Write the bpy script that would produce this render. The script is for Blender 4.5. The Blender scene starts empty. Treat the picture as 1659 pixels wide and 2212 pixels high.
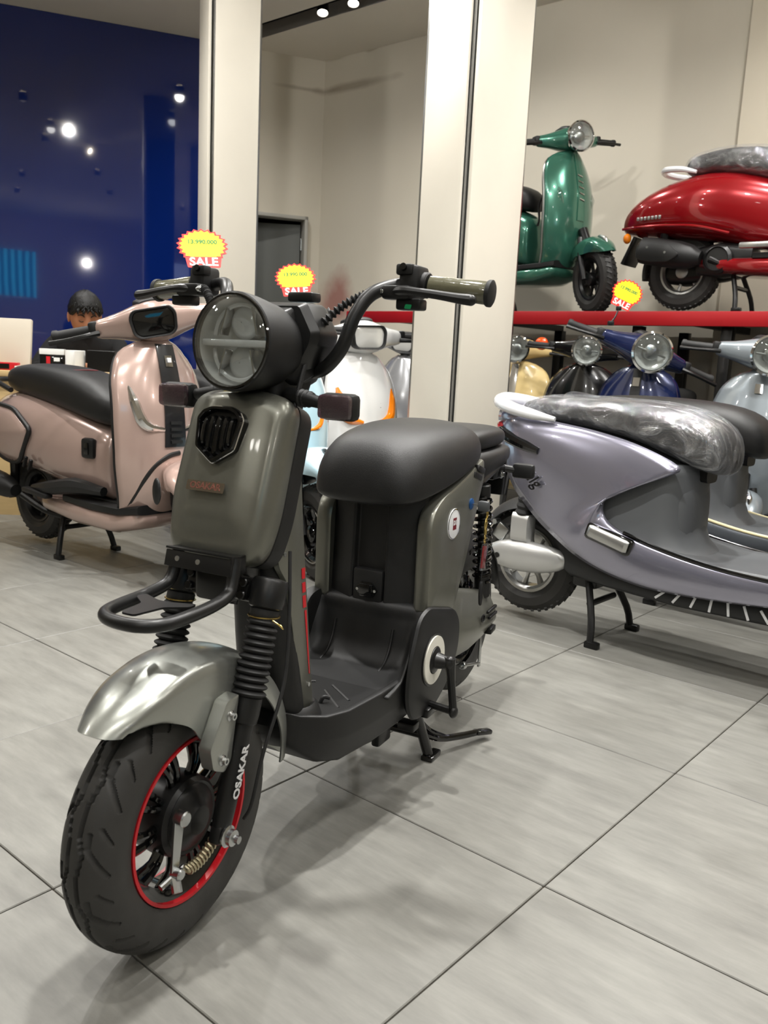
import bpy, bmesh, math, random
import numpy as np
from mathutils import Vector, Matrix
random.seed(7)
PI = math.pi
R_ = math.radians
SC = bpy.context.scene
COL = SC.collection

# ---------------------------------------------------------------- camera
cd = bpy.data.cameras.new('camera'); cam = bpy.data.objects.new('camera', cd); COL.objects.link(cam)
PITCH, ROLL, HCAM, FPX = R_(10.04), R_(2.81), 0.906, 1839.0
cp, sp, cr, sr = math.cos(PITCH), math.sin(PITCH), math.cos(ROLL), math.sin(ROLL)
R0 = Matrix(((1, 0, 0), (0, -sp, -cp), (0, cp, -sp)))
RR = Matrix(((cr, -sr, 0), (sr, cr, 0), (0, 0, 1))) @ R0          # world -> (right, down, forward)
cam.matrix_world = Matrix(((RR[0][0], -RR[1][0], -RR[2][0], 0), (RR[0][1], -RR[1][1], -RR[2][1], 0),
                           (RR[0][2], -RR[1][2], -RR[2][2], HCAM), (0, 0, 0, 1)))
cd.sensor_fit = 'HORIZONTAL'; cd.sensor_width = 36.0; cd.lens = FPX / 1659.0 * 36.0
cd.clip_start = 0.02; cd.clip_end = 60
cd.dof.use_dof = True; cd.dof.focus_distance = 1.9; cd.dof.aperture_fstop = 11.0
SC.camera = cam

# ---------------------------------------------------------------- world, exposure
w = bpy.data.worlds.new('world'); SC.world = w; w.use_nodes = True
w.node_tree.nodes['Background'].inputs[0].default_value = (0.9, 0.93, 1.0, 1)
w.node_tree.nodes['Background'].inputs[1].default_value = 0.05
SC.view_settings.view_transform = 'Standard'; SC.view_settings.look = 'None'
SC.view_settings.gamma = 1.0; SC.view_settings.use_curve_mapping = False
SC.view_settings.exposure = 0.1

# ---------------------------------------------------------------- large ceiling lights (recessed panels of the shop)
LAMP_Z = 3.45
def area_light(name, loc, size, power, col=(1.0, 0.93, 0.84), sy=None):
    l = bpy.data.lights.new(name, 'AREA'); l.energy = power; l.color = col
    l.shape = 'RECTANGLE'; l.size = size; l.size_y = sy or size
    o = bpy.data.objects.new(name, l); COL.objects.link(o); o.location = loc
    return o

# ---------------------------------------------------------------- helpers: meshes
def V3(*a): return Vector(a)
def cr_spline(pts, n=6, closed=False):
    P = [Vector(p) for p in pts]; out = []; N = len(P)
    rng = N if closed else N - 1
    for i in range(rng):
        p1, p2 = P[i], P[(i + 1) % N]
        p0 = P[i - 1] if (closed or i > 0) else p1 + (p1 - p2)
        p3 = P[(i + 2) % N] if (closed or i + 2 < N) else p2 + (p2 - p1)
        for k in range(n):
            t = k / n; t2 = t * t; t3 = t2 * t
            out.append(0.5 * ((2 * p1) + (p2 - p0) * t + (2 * p0 - 5 * p1 + 4 * p2 - p3) * t2 + (3 * p1 - p0 - 3 * p2 + p3) * t3))
    if not closed: out.append(P[-1].copy())
    return out
def interp(tab, x):
    if x <= tab[0][0]: return tab[0][1]
    for (x0, y0), (x1, y1) in zip(tab, tab[1:]):
        if x <= x1:
            t = (x - x0) / (x1 - x0); t = t * t * (3 - 2 * t) if False else t
            return y0 + (y1 - y0) * t
    return tab[-1][1]
def sinterp(tab, x):
    """monotone-ish smooth interpolation of a table (Catmull-Rom in y)"""
    xs = [t[0] for t in tab]; ys = [t[1] for t in tab]; n = len(xs)
    if x <= xs[0]: return ys[0]
    if x >= xs[-1]: return ys[-1]
    i = max(k for k in range(n - 1) if xs[k] <= x)
    def m(k):
        if k == 0: return (ys[1] - ys[0]) / (xs[1] - xs[0])
        if k == n - 1: return (ys[-1] - ys[-2]) / (xs[-1] - xs[-2])
        a = (ys[k] - ys[k - 1]) / (xs[k] - xs[k - 1]); b = (ys[k + 1] - ys[k]) / (xs[k + 1] - xs[k])
        return 0 if a * b <= 0 else 2 * a * b / (a + b)
    h = xs[i + 1] - xs[i]; t = (x - xs[i]) / h
    return ((2 * t ** 3 - 3 * t * t + 1) * ys[i] + (t ** 3 - 2 * t * t + t) * h * m(i)
            + (-2 * t ** 3 + 3 * t * t) * ys[i + 1] + (t ** 3 - t * t) * h * m(i + 1))
def rpoly(pts, r, n=5):
    """2-D polygon with rounded corners; r number or list"""
    N = len(pts); out = []
    for i in range(N):
        p = Vector(pts[i]).to_2d(); a = Vector(pts[i - 1]).to_2d(); b = Vector(pts[(i + 1) % N]).to_2d()
        ri = r[i] if isinstance(r, (list, tuple)) else r
        u = (a - p); v = (b - p); lu, lv = u.length, v.length
        d = min(ri, lu * .49, lv * .49)
        if d < 1e-5: out.append((p.x, p.y)); continue
        s = p + u / lu * d; e = p + v / lv * d
        for k in range(n + 1):
            t = k / n; q = s * (1 - t) ** 2 + p * 2 * t * (1 - t) + e * t * t
            out.append((q.x, q.y))
    return out
def frame_of(axis):
    z = Vector(axis).normalized(); x = z.orthogonal().normalized(); y = z.cross(x)
    return x, y, z

class MB:
    def __init__(s): s.v = []; s.f = []
    def add(s, vs, fs, mat=None):
        o = len(s.v)
        for p in vs:
            p = Vector(p); s.v.append(mat @ p if mat is not None else p)
        for f in fs: s.f.append(tuple(i + o for i in f))
        return s
    def loft(s, rings, cap0=True, cap1=True, closed=True, flip=False):
        n = len(rings[0]); vs = [p for r in rings for p in r]; fs = []
        for i in range(len(rings) - 1):
            for j in range(n if closed else n - 1):
                a, b = i * n + j, i * n + (j + 1) % n; c, d = b + n, a + n
                fs.append((a, d, c, b) if flip else (a, b, c, d))
        if closed and cap0: fs.append(tuple(range(n)) if flip else tuple(reversed(range(n))))
        if closed and cap1:
            m = (len(rings) - 1) * n
            fs.append(tuple(reversed(range(m, m + n))) if flip else tuple(range(m, m + n)))
        return s.add(vs, fs)
    def tube(s, pts, r, n=10, k=6, closed=False, caps=True):
        P = cr_spline(pts, k, closed) if k > 1 else [Vector(p) for p in pts]
        N = len(P)
        if isinstance(r, (list, tuple)):
            m = len(r); rad = []
            for i in range(N):
                t = i / max(1, N - 1) * (m - 1); a = min(int(t), m - 2); rad.append(r[a] + (r[a + 1] - r[a]) * (t - a))
        else: rad = [r] * N
        up = None; rings = []
        for i in range(N):
            if closed: t = P[(i + 1) % N] - P[i - 1]
            else: t = P[min(i + 1, N - 1)] - P[max(i - 1, 0)]
            if t.length < 1e-9: t = Vector((0, 0, 1))
            t.normalize()
            if up is None: up = t.orthogonal().normalized()
            up = (up - t * up.dot(t))
            if up.length < 1e-6: up = t.orthogonal()
            up.normalize(); sd = t.cross(up)
            rings.append([P[i] + (up * math.cos(2 * PI * j / n) + sd * math.sin(2 * PI * j / n)) * rad[i] for j in range(n)])
        if closed:
            rings.append(rings[0]); return s.loft(rings, False, False)
        return s.loft(rings, caps, caps)
    def lathe(s, prof, o=(0, 0, 0), axis=(0, 1, 0), n=32, caps=True, closed=False):
        """prof: list of (radius, height along axis)"""
        x, y, z = frame_of(axis); o = Vector(o); rings = []
        for (r, h) in prof:
            r = max(r, 1e-4)
            rings.append([o + z * h + (x * math.cos(2 * PI * j / n) + y * math.sin(2 * PI * j / n)) * r for j in range(n)])
        if closed: rings.append(rings[0]); caps = False
        return s.loft(rings, caps, caps)
    def cyl(s, a, b, r, n=16, r2=None, bev=0.0):
        a = Vector(a); b = Vector(b); L = (b - a).length; r2 = r if r2 is None else r2
        pr = [(r - bev, 0), (r, bev), (r2, L - bev), (r2 - bev, L)] if bev > 0 else [(r, 0), (r2, L)]
        return s.lathe(pr, a, b - a, n)
    def box(s, c, size, rot=None, bev=0.0, seg=2, mat=None):
        bm = bmesh.new(); bmesh.ops.create_cube(bm, size=1.0)
        for vv in bm.verts: vv.co = Vector((vv.co.x * size[0], vv.co.y * size[1], vv.co.z * size[2]))
        if bev > 0:
            bmesh.ops.bevel(bm, geom=list(bm.edges), offset=min(bev, min(size) * .49), segments=seg, profile=.5, affect='EDGES')
        m = Matrix.Translation(Vector(c))
        if rot is not None: m = m @ (rot.to_4x4() if isinstance(rot, Matrix) else Matrix.Rotation(rot[2], 4, 'Z') @ Matrix.Rotation(rot[1], 4, 'Y') @ Matrix.Rotation(rot[0], 4, 'X'))
        if mat is not None: m = mat @ m
        bm.verts.index_update()
        s.add([vv.co.copy() for vv in bm.verts], [tuple(vv.index for vv in f.verts) for f in bm.faces], m)
        bm.free(); return s
    def ball(s, c, r, n=16, m=10, rot=None):
        rx, ry, rz = (r, r, r) if not isinstance(r, (list, tuple)) else r
        rings = []
        for i in range(m + 1):
            ph = PI * i / m; rr = max(math.sin(ph), 1e-3); z = -math.cos(ph)
            ring = [Vector((rx * rr * math.cos(2 * PI * j / n), ry * rr * math.sin(2 * PI * j / n), rz * z)) for j in range(n)]
            if rot is not None: ring = [rot @ p for p in ring]
            rings.append([Vector(c) + p for p in ring])
        return s.loft(rings)
    def plate(s, outline, o, ux, uy, th, bev=0.0, n=None, seg=2):
        """extruded 2-D outline in the plane (o, ux, uy); thickness th along ux x uy"""
        ux = Vector(ux).normalized(); uy = Vector(uy).normalized(); nz = ux.cross(uy).normalized() if n is None else Vector(n)
        o = Vector(o)
        A = sum(outline[i - 1][0] * outline[i][1] - outline[i][0] * outline[i - 1][1] for i in range(len(outline)))
        if A < 0: outline = list(reversed(outline))
        cx = sum(p[0] for p in outline) / len(outline); cy = sum(p[1] for p in outline) / len(outline)
        def ring(off, h):
            if off <= 0: q = outline
            else:
                q = []; N = len(outline)
                for i in range(N):
                    a = Vector(outline[i - 1]); p = Vector(outline[i]); b = Vector(outline[(i + 1) % N])
                    t = (b - a); 
                    if t.length < 1e-9: t = Vector((1, 0))
                    t.normalize(); q.append((p.x - t.y * off, p.y + t.x * off))
            return [o + ux * x + uy * y + nz * h for (x, y) in q]
        rs = [ring(bev, 0)] + ([ring(0, bev)] if bev > 0 else []) + ([ring(bev * .3, th - bev * .3)] if bev > 0 else []) + [ring(bev, th)]
        return s.loft(rs)
    def hull(s, st, n=24, cap0=True, cap1=True, mat=None, yoff=0.0):
        """st: stations (x, zbot, ztop, halfwidth, exponent[, zmid fraction]); super-ellipse sections in the yz plane"""
        rings = []
        for q in st:
            x, zb, zt, hw, e = q[:5]; mf = q[5] if len(q) > 5 else .5
            zm = zb + (zt - zb) * mf; ring = []
            for j in range(n):
                a = 2 * PI * j / n; c, d = math.cos(a), math.sin(a)
                y = hw * math.copysign(abs(c) ** (2 / e), c)
                z = math.copysign(abs(d) ** (2 / e), d); z = zm + z * ((zt - zm) if z > 0 else (zm - zb))
                p = Vector((x, y + yoff, z)); ring.append(mat @ p if mat is not None else p)
            rings.append(ring)
        return s.loft(rings, cap0, cap1)
    def surf(s, fn, nu, nv, th=None, cu=False):
        """surface grid fn(u,v) -> point, u,v in 0..1; th gives thickness along the inward normal"""
        P = [[Vector(fn(i / nu, j / nv)) for j in range(nv + 1)] for i in range(nu + 1)]
        def nrm(i, j):
            a = P[min(i + 1, nu)][j] - P[max(i - 1, 0)][j]; b = P[i][min(j + 1, nv)] - P[i][max(j - 1, 0)]
            c = a.cross(b); return c.normalized() if c.length > 1e-12 else Vector((0, 0, 1))
        W = nv + 1; vs = [P[i][j] for i in range(nu + 1) for j in range(W)]
        fs = [(i * W + j, (i + 1) * W + j, (i + 1) * W + j + 1, i * W + j + 1) for i in range(nu) for j in range(nv)]
        if th:
            o = len(vs); vs += [P[i][j] - nrm(i, j) * th for i in range(nu + 1) for j in range(W)]
            fs += [tuple(reversed([k + o for k in f])) for f in list(fs)]
            edge = [(i * W, (i + 1) * W) for i in range(nu)] + [(nu * W + j, nu * W + j + 1) for j in range(nv)] + \
                   [((i + 1) * W + nv, i * W + nv) for i in range(nu)] + [(j + 1, j) for j in range(nv)]
            fs += [(b, a, a + o, b + o) for a, b in edge]
        return s.add(vs, fs)
    def xf(s, m):
        s.v = [m @ p for p in s.v]; return s
    def build(s, name, mat, parent=None, sharp=35, sub=0, flat=False, loc=None):
        me = bpy.data.meshes.new(name)
        me.from_pydata([tuple(p) for p in s.v], [], s.f)
        bm = bmesh.new(); bm.from_mesh(me); bmesh.ops.recalc_face_normals(bm, faces=list(bm.faces)); bm.to_mesh(me); bm.free()
        if not flat:
            me.polygons.foreach_set('use_smooth', [True] * len(me.polygons))
            if sharp: me.set_sharp_from_angle(angle=R_(sharp))
        me.materials.append(mat)
        o = bpy.data.objects.new(name, me); COL.objects.link(o)
        if parent is not None: o.parent = parent
        if loc is not None: o.location = loc
        if sub:
            md = o.modifiers.new('sub', 'SUBSURF'); md.levels = sub; md.render_levels = sub
        return o
def part(name, mat, parent, fn, **k):
    m = MB(); fn(m); return m.build(name, mat, parent, **k)
def tag(o, label=None, cat=None, group=None, kind=None):
    if label: o['label'] = label
    if cat: o['category'] = cat
    if group: o['group'] = group
    if kind: o['kind'] = kind
    return o
def thing(name, label, cat, loc=(0, 0, 0), rz=0.0, group=None):
    o = bpy.data.objects.new(name, None); COL.objects.link(o); o.empty_display_size = .1
    o.location = loc; o.rotation_euler = (0, 0, rz)
    return tag(o, label, cat, group)
def copy_tree(o, parent=None):
    c = o.copy(); COL.objects.link(c)
    if parent is not None: c.parent = parent
    for ch in list(o.children): copy_tree(ch, c)
    return c
def text_mb(txt, size, ext=0.0006, shear=0.0, bold=0.0):
    c = bpy.data.curves.new('t', 'FONT'); c.body = txt; c.size = size; c.extrude = ext; c.align_x = 'CENTER'; c.align_y = 'CENTER'
    c.shear = shear; c.offset = bold; c.resolution_u = 3
    o = bpy.data.objects.new('t', c); COL.objects.link(o)
    me = bpy.data.meshes.new_from_object(o.evaluated_get(bpy.context.evaluated_depsgraph_get()))
    m = MB(); m.v = [v.co.copy() for v in me.vertices]; m.f = [tuple(p.vertices) for p in me.polygons]
    bpy.data.objects.remove(o); bpy.data.curves.remove(c); bpy.data.meshes.remove(me)
    return m
def basis(o, ux, uy):
    ux = Vector(ux).normalized(); uy = Vector(uy); uy = (uy - ux * uy.dot(ux)).normalized(); uz = ux.cross(uy)
    return Matrix(((ux.x, uy.x, uz.x, o[0]), (ux.y, uy.y, uz.y, o[1]), (ux.z, uy.z, uz.z, o[2]), (0, 0, 0, 1)))

# ---------------------------------------------------------------- helpers: materials
MATS = {}
def lin(c):
    return tuple(((v / 255) / 12.92 if v / 255 <= .04045 else ((v / 255 + .055) / 1.055) ** 2.4) for v in c)
def mat(name, rgb, rough=.5, metal=0.0, coat=0.0, spec=.5, noise=0.0, nscale=40.0, bump=0.0, bscale=200.0, trans=0.0, ior=1.45, emit=0.0, alpha=1.0, rvar=0.0, aniso=None, coatr=.04):
    m = bpy.data.materials.new(name); m.use_nodes = True; nt = m.node_tree; b = nt.nodes['Principled BSDF']
    c = lin(rgb) + (1,)
    b.inputs['Base Color'].default_value = c; b.inputs['Roughness'].default_value = rough; b.inputs['Metallic'].default_value = metal
    b.inputs['Coat Weight'].default_value = coat; b.inputs['Coat Roughness'].default_value = coatr
    b.inputs['Specular IOR Level'].default_value = spec; b.inputs['IOR'].default_value = ior
    b.inputs['Transmission Weight'].default_value = trans; b.inputs['Alpha'].default_value = alpha
    if emit: b.inputs['Emission Color'].default_value = c; b.inputs['Emission Strength'].default_value = emit
    if noise or bump or rvar:
        tc = nt.nodes.new('ShaderNodeTexCoord'); mp = nt.nodes.new('ShaderNodeMapping'); nt.links.new(tc.outputs['Object'], mp.inputs[0])
        if aniso: mp.inputs['Scale'].default_value = aniso
        if noise or rvar:
            n = nt.nodes.new('ShaderNodeTexNoise'); n.inputs['Scale'].default_value = nscale; n.inputs['Detail'].default_value = 6; n.inputs['Roughness'].default_value = .6
            nt.links.new(mp.outputs[0], n.inputs['Vector'])
        if noise:
            mx = nt.nodes.new('ShaderNodeMix'); mx.data_type = 'RGBA'
            mx.inputs['A'].default_value = tuple(max(0, v * (1 - noise)) for v in c[:3]) + (1,)
            mx.inputs['B'].default_value = tuple(min(1, v * (1 + noise)) for v in c[:3]) + (1,)
            nt.links.new(n.outputs['Fac'], mx.inputs['Factor']); nt.links.new(mx.outputs['Result'], b.inputs['Base Color'])
        if rvar:
            mr = nt.nodes.new('ShaderNodeMapRange'); mr.inputs['From Min'].default_value = .3; mr.inputs['From Max'].default_value = .7
            mr.inputs['To Min'].default_value = max(0, rough - rvar); mr.inputs['To Max'].default_value = min(1, rough + rvar)
            nt.links.new(n.outputs['Fac'], mr.inputs['Value']); nt.links.new(mr.outputs[0], b.inputs['Roughness'])
        if bump:
            n2 = nt.nodes.new('ShaderNodeTexNoise'); n2.inputs['Scale'].default_value = bscale; n2.inputs['Detail'].default_value = 4
            nt.links.new(mp.outputs[0], n2.inputs['Vector'])
            bp = nt.nodes.new('ShaderNodeBump'); bp.inputs['Strength'].default_value = bump; bp.inputs['Distance'].default_value = .002
            nt.links.new(n2.outputs['Fac'], bp.inputs['Height']); nt.links.new(bp.outputs['Normal'], b.inputs['Normal'])
    MATS[name] = m; return m

def thin(name, rgb, gloss=.12, rough=.03, bump=0.0, bscale=200, diff=0.0):
    m = bpy.data.materials.new(name); m.use_nodes = True; nt = m.node_tree; nt.nodes.remove(nt.nodes['Principled BSDF']); N = nt.nodes.new; L = nt.links.new
    tr = N('ShaderNodeBsdfTransparent'); tr.inputs[0].default_value = lin(rgb) + (1,); gl = N('ShaderNodeBsdfGlossy'); gl.inputs['Roughness'].default_value = rough
    lw = N('ShaderNodeLayerWeight'); lw.inputs['Blend'].default_value = .25; mr = N('ShaderNodeMapRange'); mr.inputs['To Min'].default_value = gloss * .4; mr.inputs['To Max'].default_value = min(1, gloss * 4); L(lw.outputs['Facing'], mr.inputs['Value'])
    if bump:
        tc = N('ShaderNodeTexCoord'); n = N('ShaderNodeTexNoise'); n.inputs['Scale'].default_value = bscale; L(tc.outputs['Object'], n.inputs['Vector']); bp = N('ShaderNodeBump'); bp.inputs['Strength'].default_value = bump; bp.inputs['Distance'].default_value = .002; L(n.outputs['Fac'], bp.inputs['Height']); L(bp.outputs[0], gl.inputs['Normal'])
    base = tr.outputs[0]
    if diff:
        d = N('ShaderNodeBsdfDiffuse'); d.inputs[0].default_value = lin(rgb) + (1,); m0 = N('ShaderNodeMixShader'); m0.inputs[0].default_value = diff; L(tr.outputs[0], m0.inputs[1]); L(d.outputs[0], m0.inputs[2]); base = m0.outputs[0]
    mx = N('ShaderNodeMixShader'); L(mr.outputs[0], mx.inputs[0]); L(base, mx.inputs[1]); L(gl.outputs[0], mx.inputs[2]); L(mx.outputs[0], nt.nodes['Material Output'].inputs[0])
    MATS[name] = m; return m
K = dict(
    plastic=mat('black_plastic', (21, 21, 21), .48, bump=.12, bscale=900),
    plastic_g=mat('grey_plastic', (58, 58, 56), .5, bump=.12, bscale=900),
    satin=mat('satin_black', (22, 22, 22), .36),
    gloss=mat('gloss_black', (9, 9, 9), .08, coat=.6),
    rubber=mat('rubber', (27, 27, 27), .62, noise=.15, nscale=60),
    tyre=mat('tyre_rubber', (50, 49, 47), .55, noise=.2, nscale=30, bump=.1, bscale=400),
    seat=mat('seat_vinyl', (25, 25, 25), .45, bump=.25, bscale=700),
    steel=mat('zinc_steel', (190, 192, 192), .25, 1.0),
    chrome=mat('chrome', (225, 225, 225), .06, 1.0),
    alu=mat('cast_alloy', (185, 185, 182), .32, .9),
    gold=mat('brass_wire', (205, 180, 110), .25, 1.0),
    red=mat('red_paint', (190, 24, 34), .35),
    white=mat('white_plastic', (228, 228, 224), .35),
    clear=thin('clear_plastic', (240, 243, 245), .2),
    lens=thin('clear_lens', (246, 248, 248), .16, .02),
    smoke=thin('smoked_lens', (150, 118, 130), .16, .06, .4, 500, .12),
    amber=mat('amber_lens', (225, 122, 10), .12, coat=.8),
    redlens=mat('red_lens', (150, 12, 18), .1, coat=.5),
    reflector=mat('lamp_reflector', (232, 232, 228), .16, .3, coat=.7),
    dark=mat('frame_black', (14, 14, 14), .3),
)

# ================================================================ THE ROOM
TH = R_(50.12)
AX = Vector((math.cos(TH), math.sin(TH), 0)); BX = Vector((math.sin(TH), -math.cos(TH), 0))
def UV(u, v, z=0.0): return BX * u + AX * v + Vector((0, 0, z))
WALLC = Vector((-.702, 7.988, 0)); WD = Vector((math.cos(R_(21.085)), math.sin(R_(21.085)), 0)); WN = Vector((WD.y, -WD.x, 0))
CEIL = 3.45

def tile_material():
    m = bpy.data.materials.new('floor_tile'); m.use_nodes = True; nt = m.node_tree; b = nt.nodes['Principled BSDF']; N = nt.nodes.new; L = nt.links.new
    tc = N('ShaderNodeTexCoord'); oi = N('ShaderNodeObjectInfo'); ad = N('ShaderNodeVectorMath'); ad.operation = 'MULTIPLY_ADD'
    cmb = N('ShaderNodeCombineXYZ'); L(oi.outputs['Random'], cmb.inputs[0]); L(oi.outputs['Random'], cmb.inputs[1])
    ad.inputs[1].default_value = (1, 1, 1); L(tc.outputs['Object'], ad.inputs[0])
    sc = N('ShaderNodeVectorMath'); sc.operation = 'SCALE'; sc.inputs['Scale'].default_value = 37.0; L(cmb.outputs[0], sc.inputs[0]); L(sc.outputs[0], ad.inputs[2])
    mp = N('ShaderNodeMapping'); mp.inputs['Scale'].default_value = (1.2, 6.0, 1.0); L(ad.outputs[0], mp.inputs[0])
    n1 = N('ShaderNodeTexNoise'); n1.inputs['Scale'].default_value = 3.5; n1.inputs['Detail'].default_value = 9; n1.inputs['Roughness'].default_value = .68; L(mp.outputs[0], n1.inputs['Vector'])
    n2 = N('ShaderNodeTexNoise'); n2.inputs['Scale'].default_value = 2.2; n2.inputs['Detail'].default_value = 5; L(ad.outputs[0], n2.inputs['Vector'])
    r1 = N('ShaderNodeValToRGB'); L(n1.outputs['Fac'], r1.inputs[0])
    r1.color_ramp.elements[0].position = .33; r1.color_ramp.elements[0].color = lin((108, 107, 102)) + (1,)
    r1.color_ramp.elements[1].position = .68; r1.color_ramp.elements[1].color = lin((130, 129, 123)) + (1,)
    mx = N('ShaderNodeMix'); mx.data_type = 'RGBA'; mx.blend_type = 'MULTIPLY'; mx.inputs['Factor'].default_value = .3
    r2 = N('ShaderNodeValToRGB'); L(n2.outputs['Fac'], r2.inputs[0]); r2.color_ramp.elements[0].position = .3; r2.color_ramp.elements[0].color = (.62, .6, .57, 1); r2.color_ramp.elements[1].position = .65
    L(r1.outputs[0], mx.inputs['A']); L(r2.outputs[0], mx.inputs['B']); L(mx.outputs['Result'], b.inputs['Base Color'])
    mr = N('ShaderNodeMapRange'); mr.inputs['To Min'].default_value = .34; mr.inputs['To Max'].default_value = .56; L(n2.outputs['Fac'], mr.inputs['Value']); L(mr.outputs[0], b.inputs['Roughness'])
    bp = N('ShaderNodeBump'); bp.inputs['Strength'].default_value = .12; bp.inputs['Distance'].default_value = .002; L(n1.outputs['Fac'], bp.inputs['Height']); L(bp.outputs[0], b.inputs['Normal'])
    return m
def wall_material(name, rgb, stains=()):
    m = mat(name, rgb, .8, noise=.05, nscale=1.6, bump=.08, bscale=60)
    nt = m.node_tree; N = nt.nodes.new; L = nt.links.new; b = nt.nodes['Principled BSDF']
    for (p, r, sc, col, amt) in stains:
        tc = N('ShaderNodeTexCoord'); vs = N('ShaderNodeVectorMath'); vs.operation = 'SUBTRACT'; vs.inputs[1].default_value = p; L(tc.outputs['Object'], vs.inputs[0])
        vm = N('ShaderNodeVectorMath'); vm.operation = 'MULTIPLY'; vm.inputs[1].default_value = sc; L(vs.outputs[0], vm.inputs[0])
        ln = N('ShaderNodeVectorMath'); ln.operation = 'LENGTH'; L(vm.outputs[0], ln.inputs[0])
        nz = N('ShaderNodeTexNoise'); nz.inputs['Scale'].default_value = 5; nz.inputs['Detail'].default_value = 6; L(tc.outputs['Object'], nz.inputs['Vector'])
        ad = N('ShaderNodeMath'); ad.operation = 'MULTIPLY_ADD'; ad.inputs[1].default_value = .9 * r; L(nz.outputs['Fac'], ad.inputs[0]); L(ln.outputs['Value'], ad.inputs[2])
        mr = N('ShaderNodeMapRange'); mr.inputs['From Min'].default_value = r * .75; mr.inputs['From Max'].default_value = r * 1.45; mr.inputs['To Min'].default_value = amt; mr.inputs['To Max'].default_value = 0; L(ad.outputs[0], mr.inputs['Value'])
        mx = N('ShaderNodeMix'); mx.data_type = 'RGBA'; mx.inputs['B'].default_value = lin(col) + (1,)
        src = b.inputs['Base Color'].links[0].from_socket; L(mr.outputs[0], mx.inputs['Factor']); L(src, mx.inputs['A']); L(mx.outputs['Result'], b.inputs['Base Color'])
    return m
M_TILE = tile_material()
M_GROUT = mat('grout', (92, 84, 72), .9)
M_CREAM = wall_material('cream_wall', (210, 203, 187), [((-.53, 7.84, 1.42), .30, (1, 1, 1), (150, 62, 58), .7), ((-.45, 7.78, 3.2), .32, (.55, .55, 7), (120, 104, 84), .5), ((-.86, 7.92, 3.2), .2, (.6, .6, 8), (120, 104, 84), .4)])
M_CEIL = wall_material('ceiling_paint', (228, 222, 210))
M_BLUE = mat('blue_lacquered_glass', (10, 36, 108), .06, coat=1.0, coatr=.02, spec=.6)
M_COLW = mat('column_paint', (222, 216, 202), .55, noise=.06, nscale=3, bump=.06, bscale=50)
M_MIRROR = mat('mirror_strip', (150, 152, 155), .05, 1.0)
M_SHELFRED = mat('red_steel', (158, 16, 24), .4)
M_DOORF = mat('door_frame_grey', (168, 166, 158), .5)
M_DOORL = mat('door_leaf_grey', (88, 90, 86), .5)
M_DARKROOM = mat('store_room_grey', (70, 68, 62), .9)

fl = MB(); fl.box((0, 0, -.054), (30, 30, .1)); floor = tag(fl.build('floor', M_GROUT, flat=True), kind='structure')
tm = MB(); tm.box((0, 0, -.004), (.5972, .5972, .012), bev=.0016, seg=1)
tile0 = None; used = []
for i in range(-12, 10):
    for j in range(-4, 11):
        c = UV(-1.2402 + .6 * i + .3, 1.2605 + .6 * j + .3)
        rel = RR @ (c - Vector((0, 0, HCAM)))
        if rel.z < .15:
            pass
        vis = False
        for du in (-.3, 0, .3):
            for dv in (-.3, 0, .3):
                q = RR @ (c + BX * du + AX * dv - Vector((0, 0, HCAM)))
                if q.z > .2 and -1000 < FPX * q.x / q.z < 1000 and -1200 < FPX * q.y / q.z < 1250: vis = True
        if not vis: continue
        used.append((c, rel.z))
used.sort(key=lambda t: t[1])
for k, (c, d) in enumerate(used[:300]):
    if tile0 is None: t = tile0 = tm.build('tile', M_TILE, floor, sharp=30)
    else: t = tile0.copy(); COL.objects.link(t)
    t.location = c + Vector((0, 0, random.uniform(-.0005, .0002))); t.rotation_euler = (0, 0, TH - PI / 2)
rest = MB()
for i in range(-14, 16):
    for j in range(-12, 12):
        c = UV(-1.2402 + .6 * i + .3, 1.2605 + .6 * j + .3)
        if any((c - u[0]).length < .1 for u in used[:300]): continue
        if abs(c.x) > 7 or c.y < -4 or c.y > 8.2: continue
        rest.box((0, 0, 0), (.5972, .5972, .012), mat=Matrix.Translation(c + Vector((0, 0, -.004))) @ Matrix.Rotation(TH - PI / 2, 4, 'Z'))
tag(rest.build('tile', M_TILE, floor, flat=True), kind='stuff')

def wallbox(name, a, b, z0, z1, th, m, parent=None, off=0.0, out=None):
    """wall slab between two ground points; thickness th away from the room side normal `out`"""
    a = Vector(a).to_3d(); b = Vector(b).to_3d(); d = (b - a); L = d.length; d.normalize(); n = out if out is not None else Vector((d.y, -d.x, 0))
    o = MB(); mm = basis(a + Vector((0, 0, z0)) - n * off, d, (0, 0, 1))
    zax = d.cross(Vector((0, 0, 1)))
    sgn = -1 if zax.dot(n) > 0 else 1
    o.box((L / 2, (z1 - z0) / 2, sgn * th / 2), (L, z1 - z0, th), mat=mm)
    ob = o.build(name, m, parent, flat=True)
    if parent is None: tag(ob, kind='structure')
    return ob
def WL(s, z=0.0, n=0.0): return WALLC + WD * s + WN * n + Vector((0, 0, z))
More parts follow.
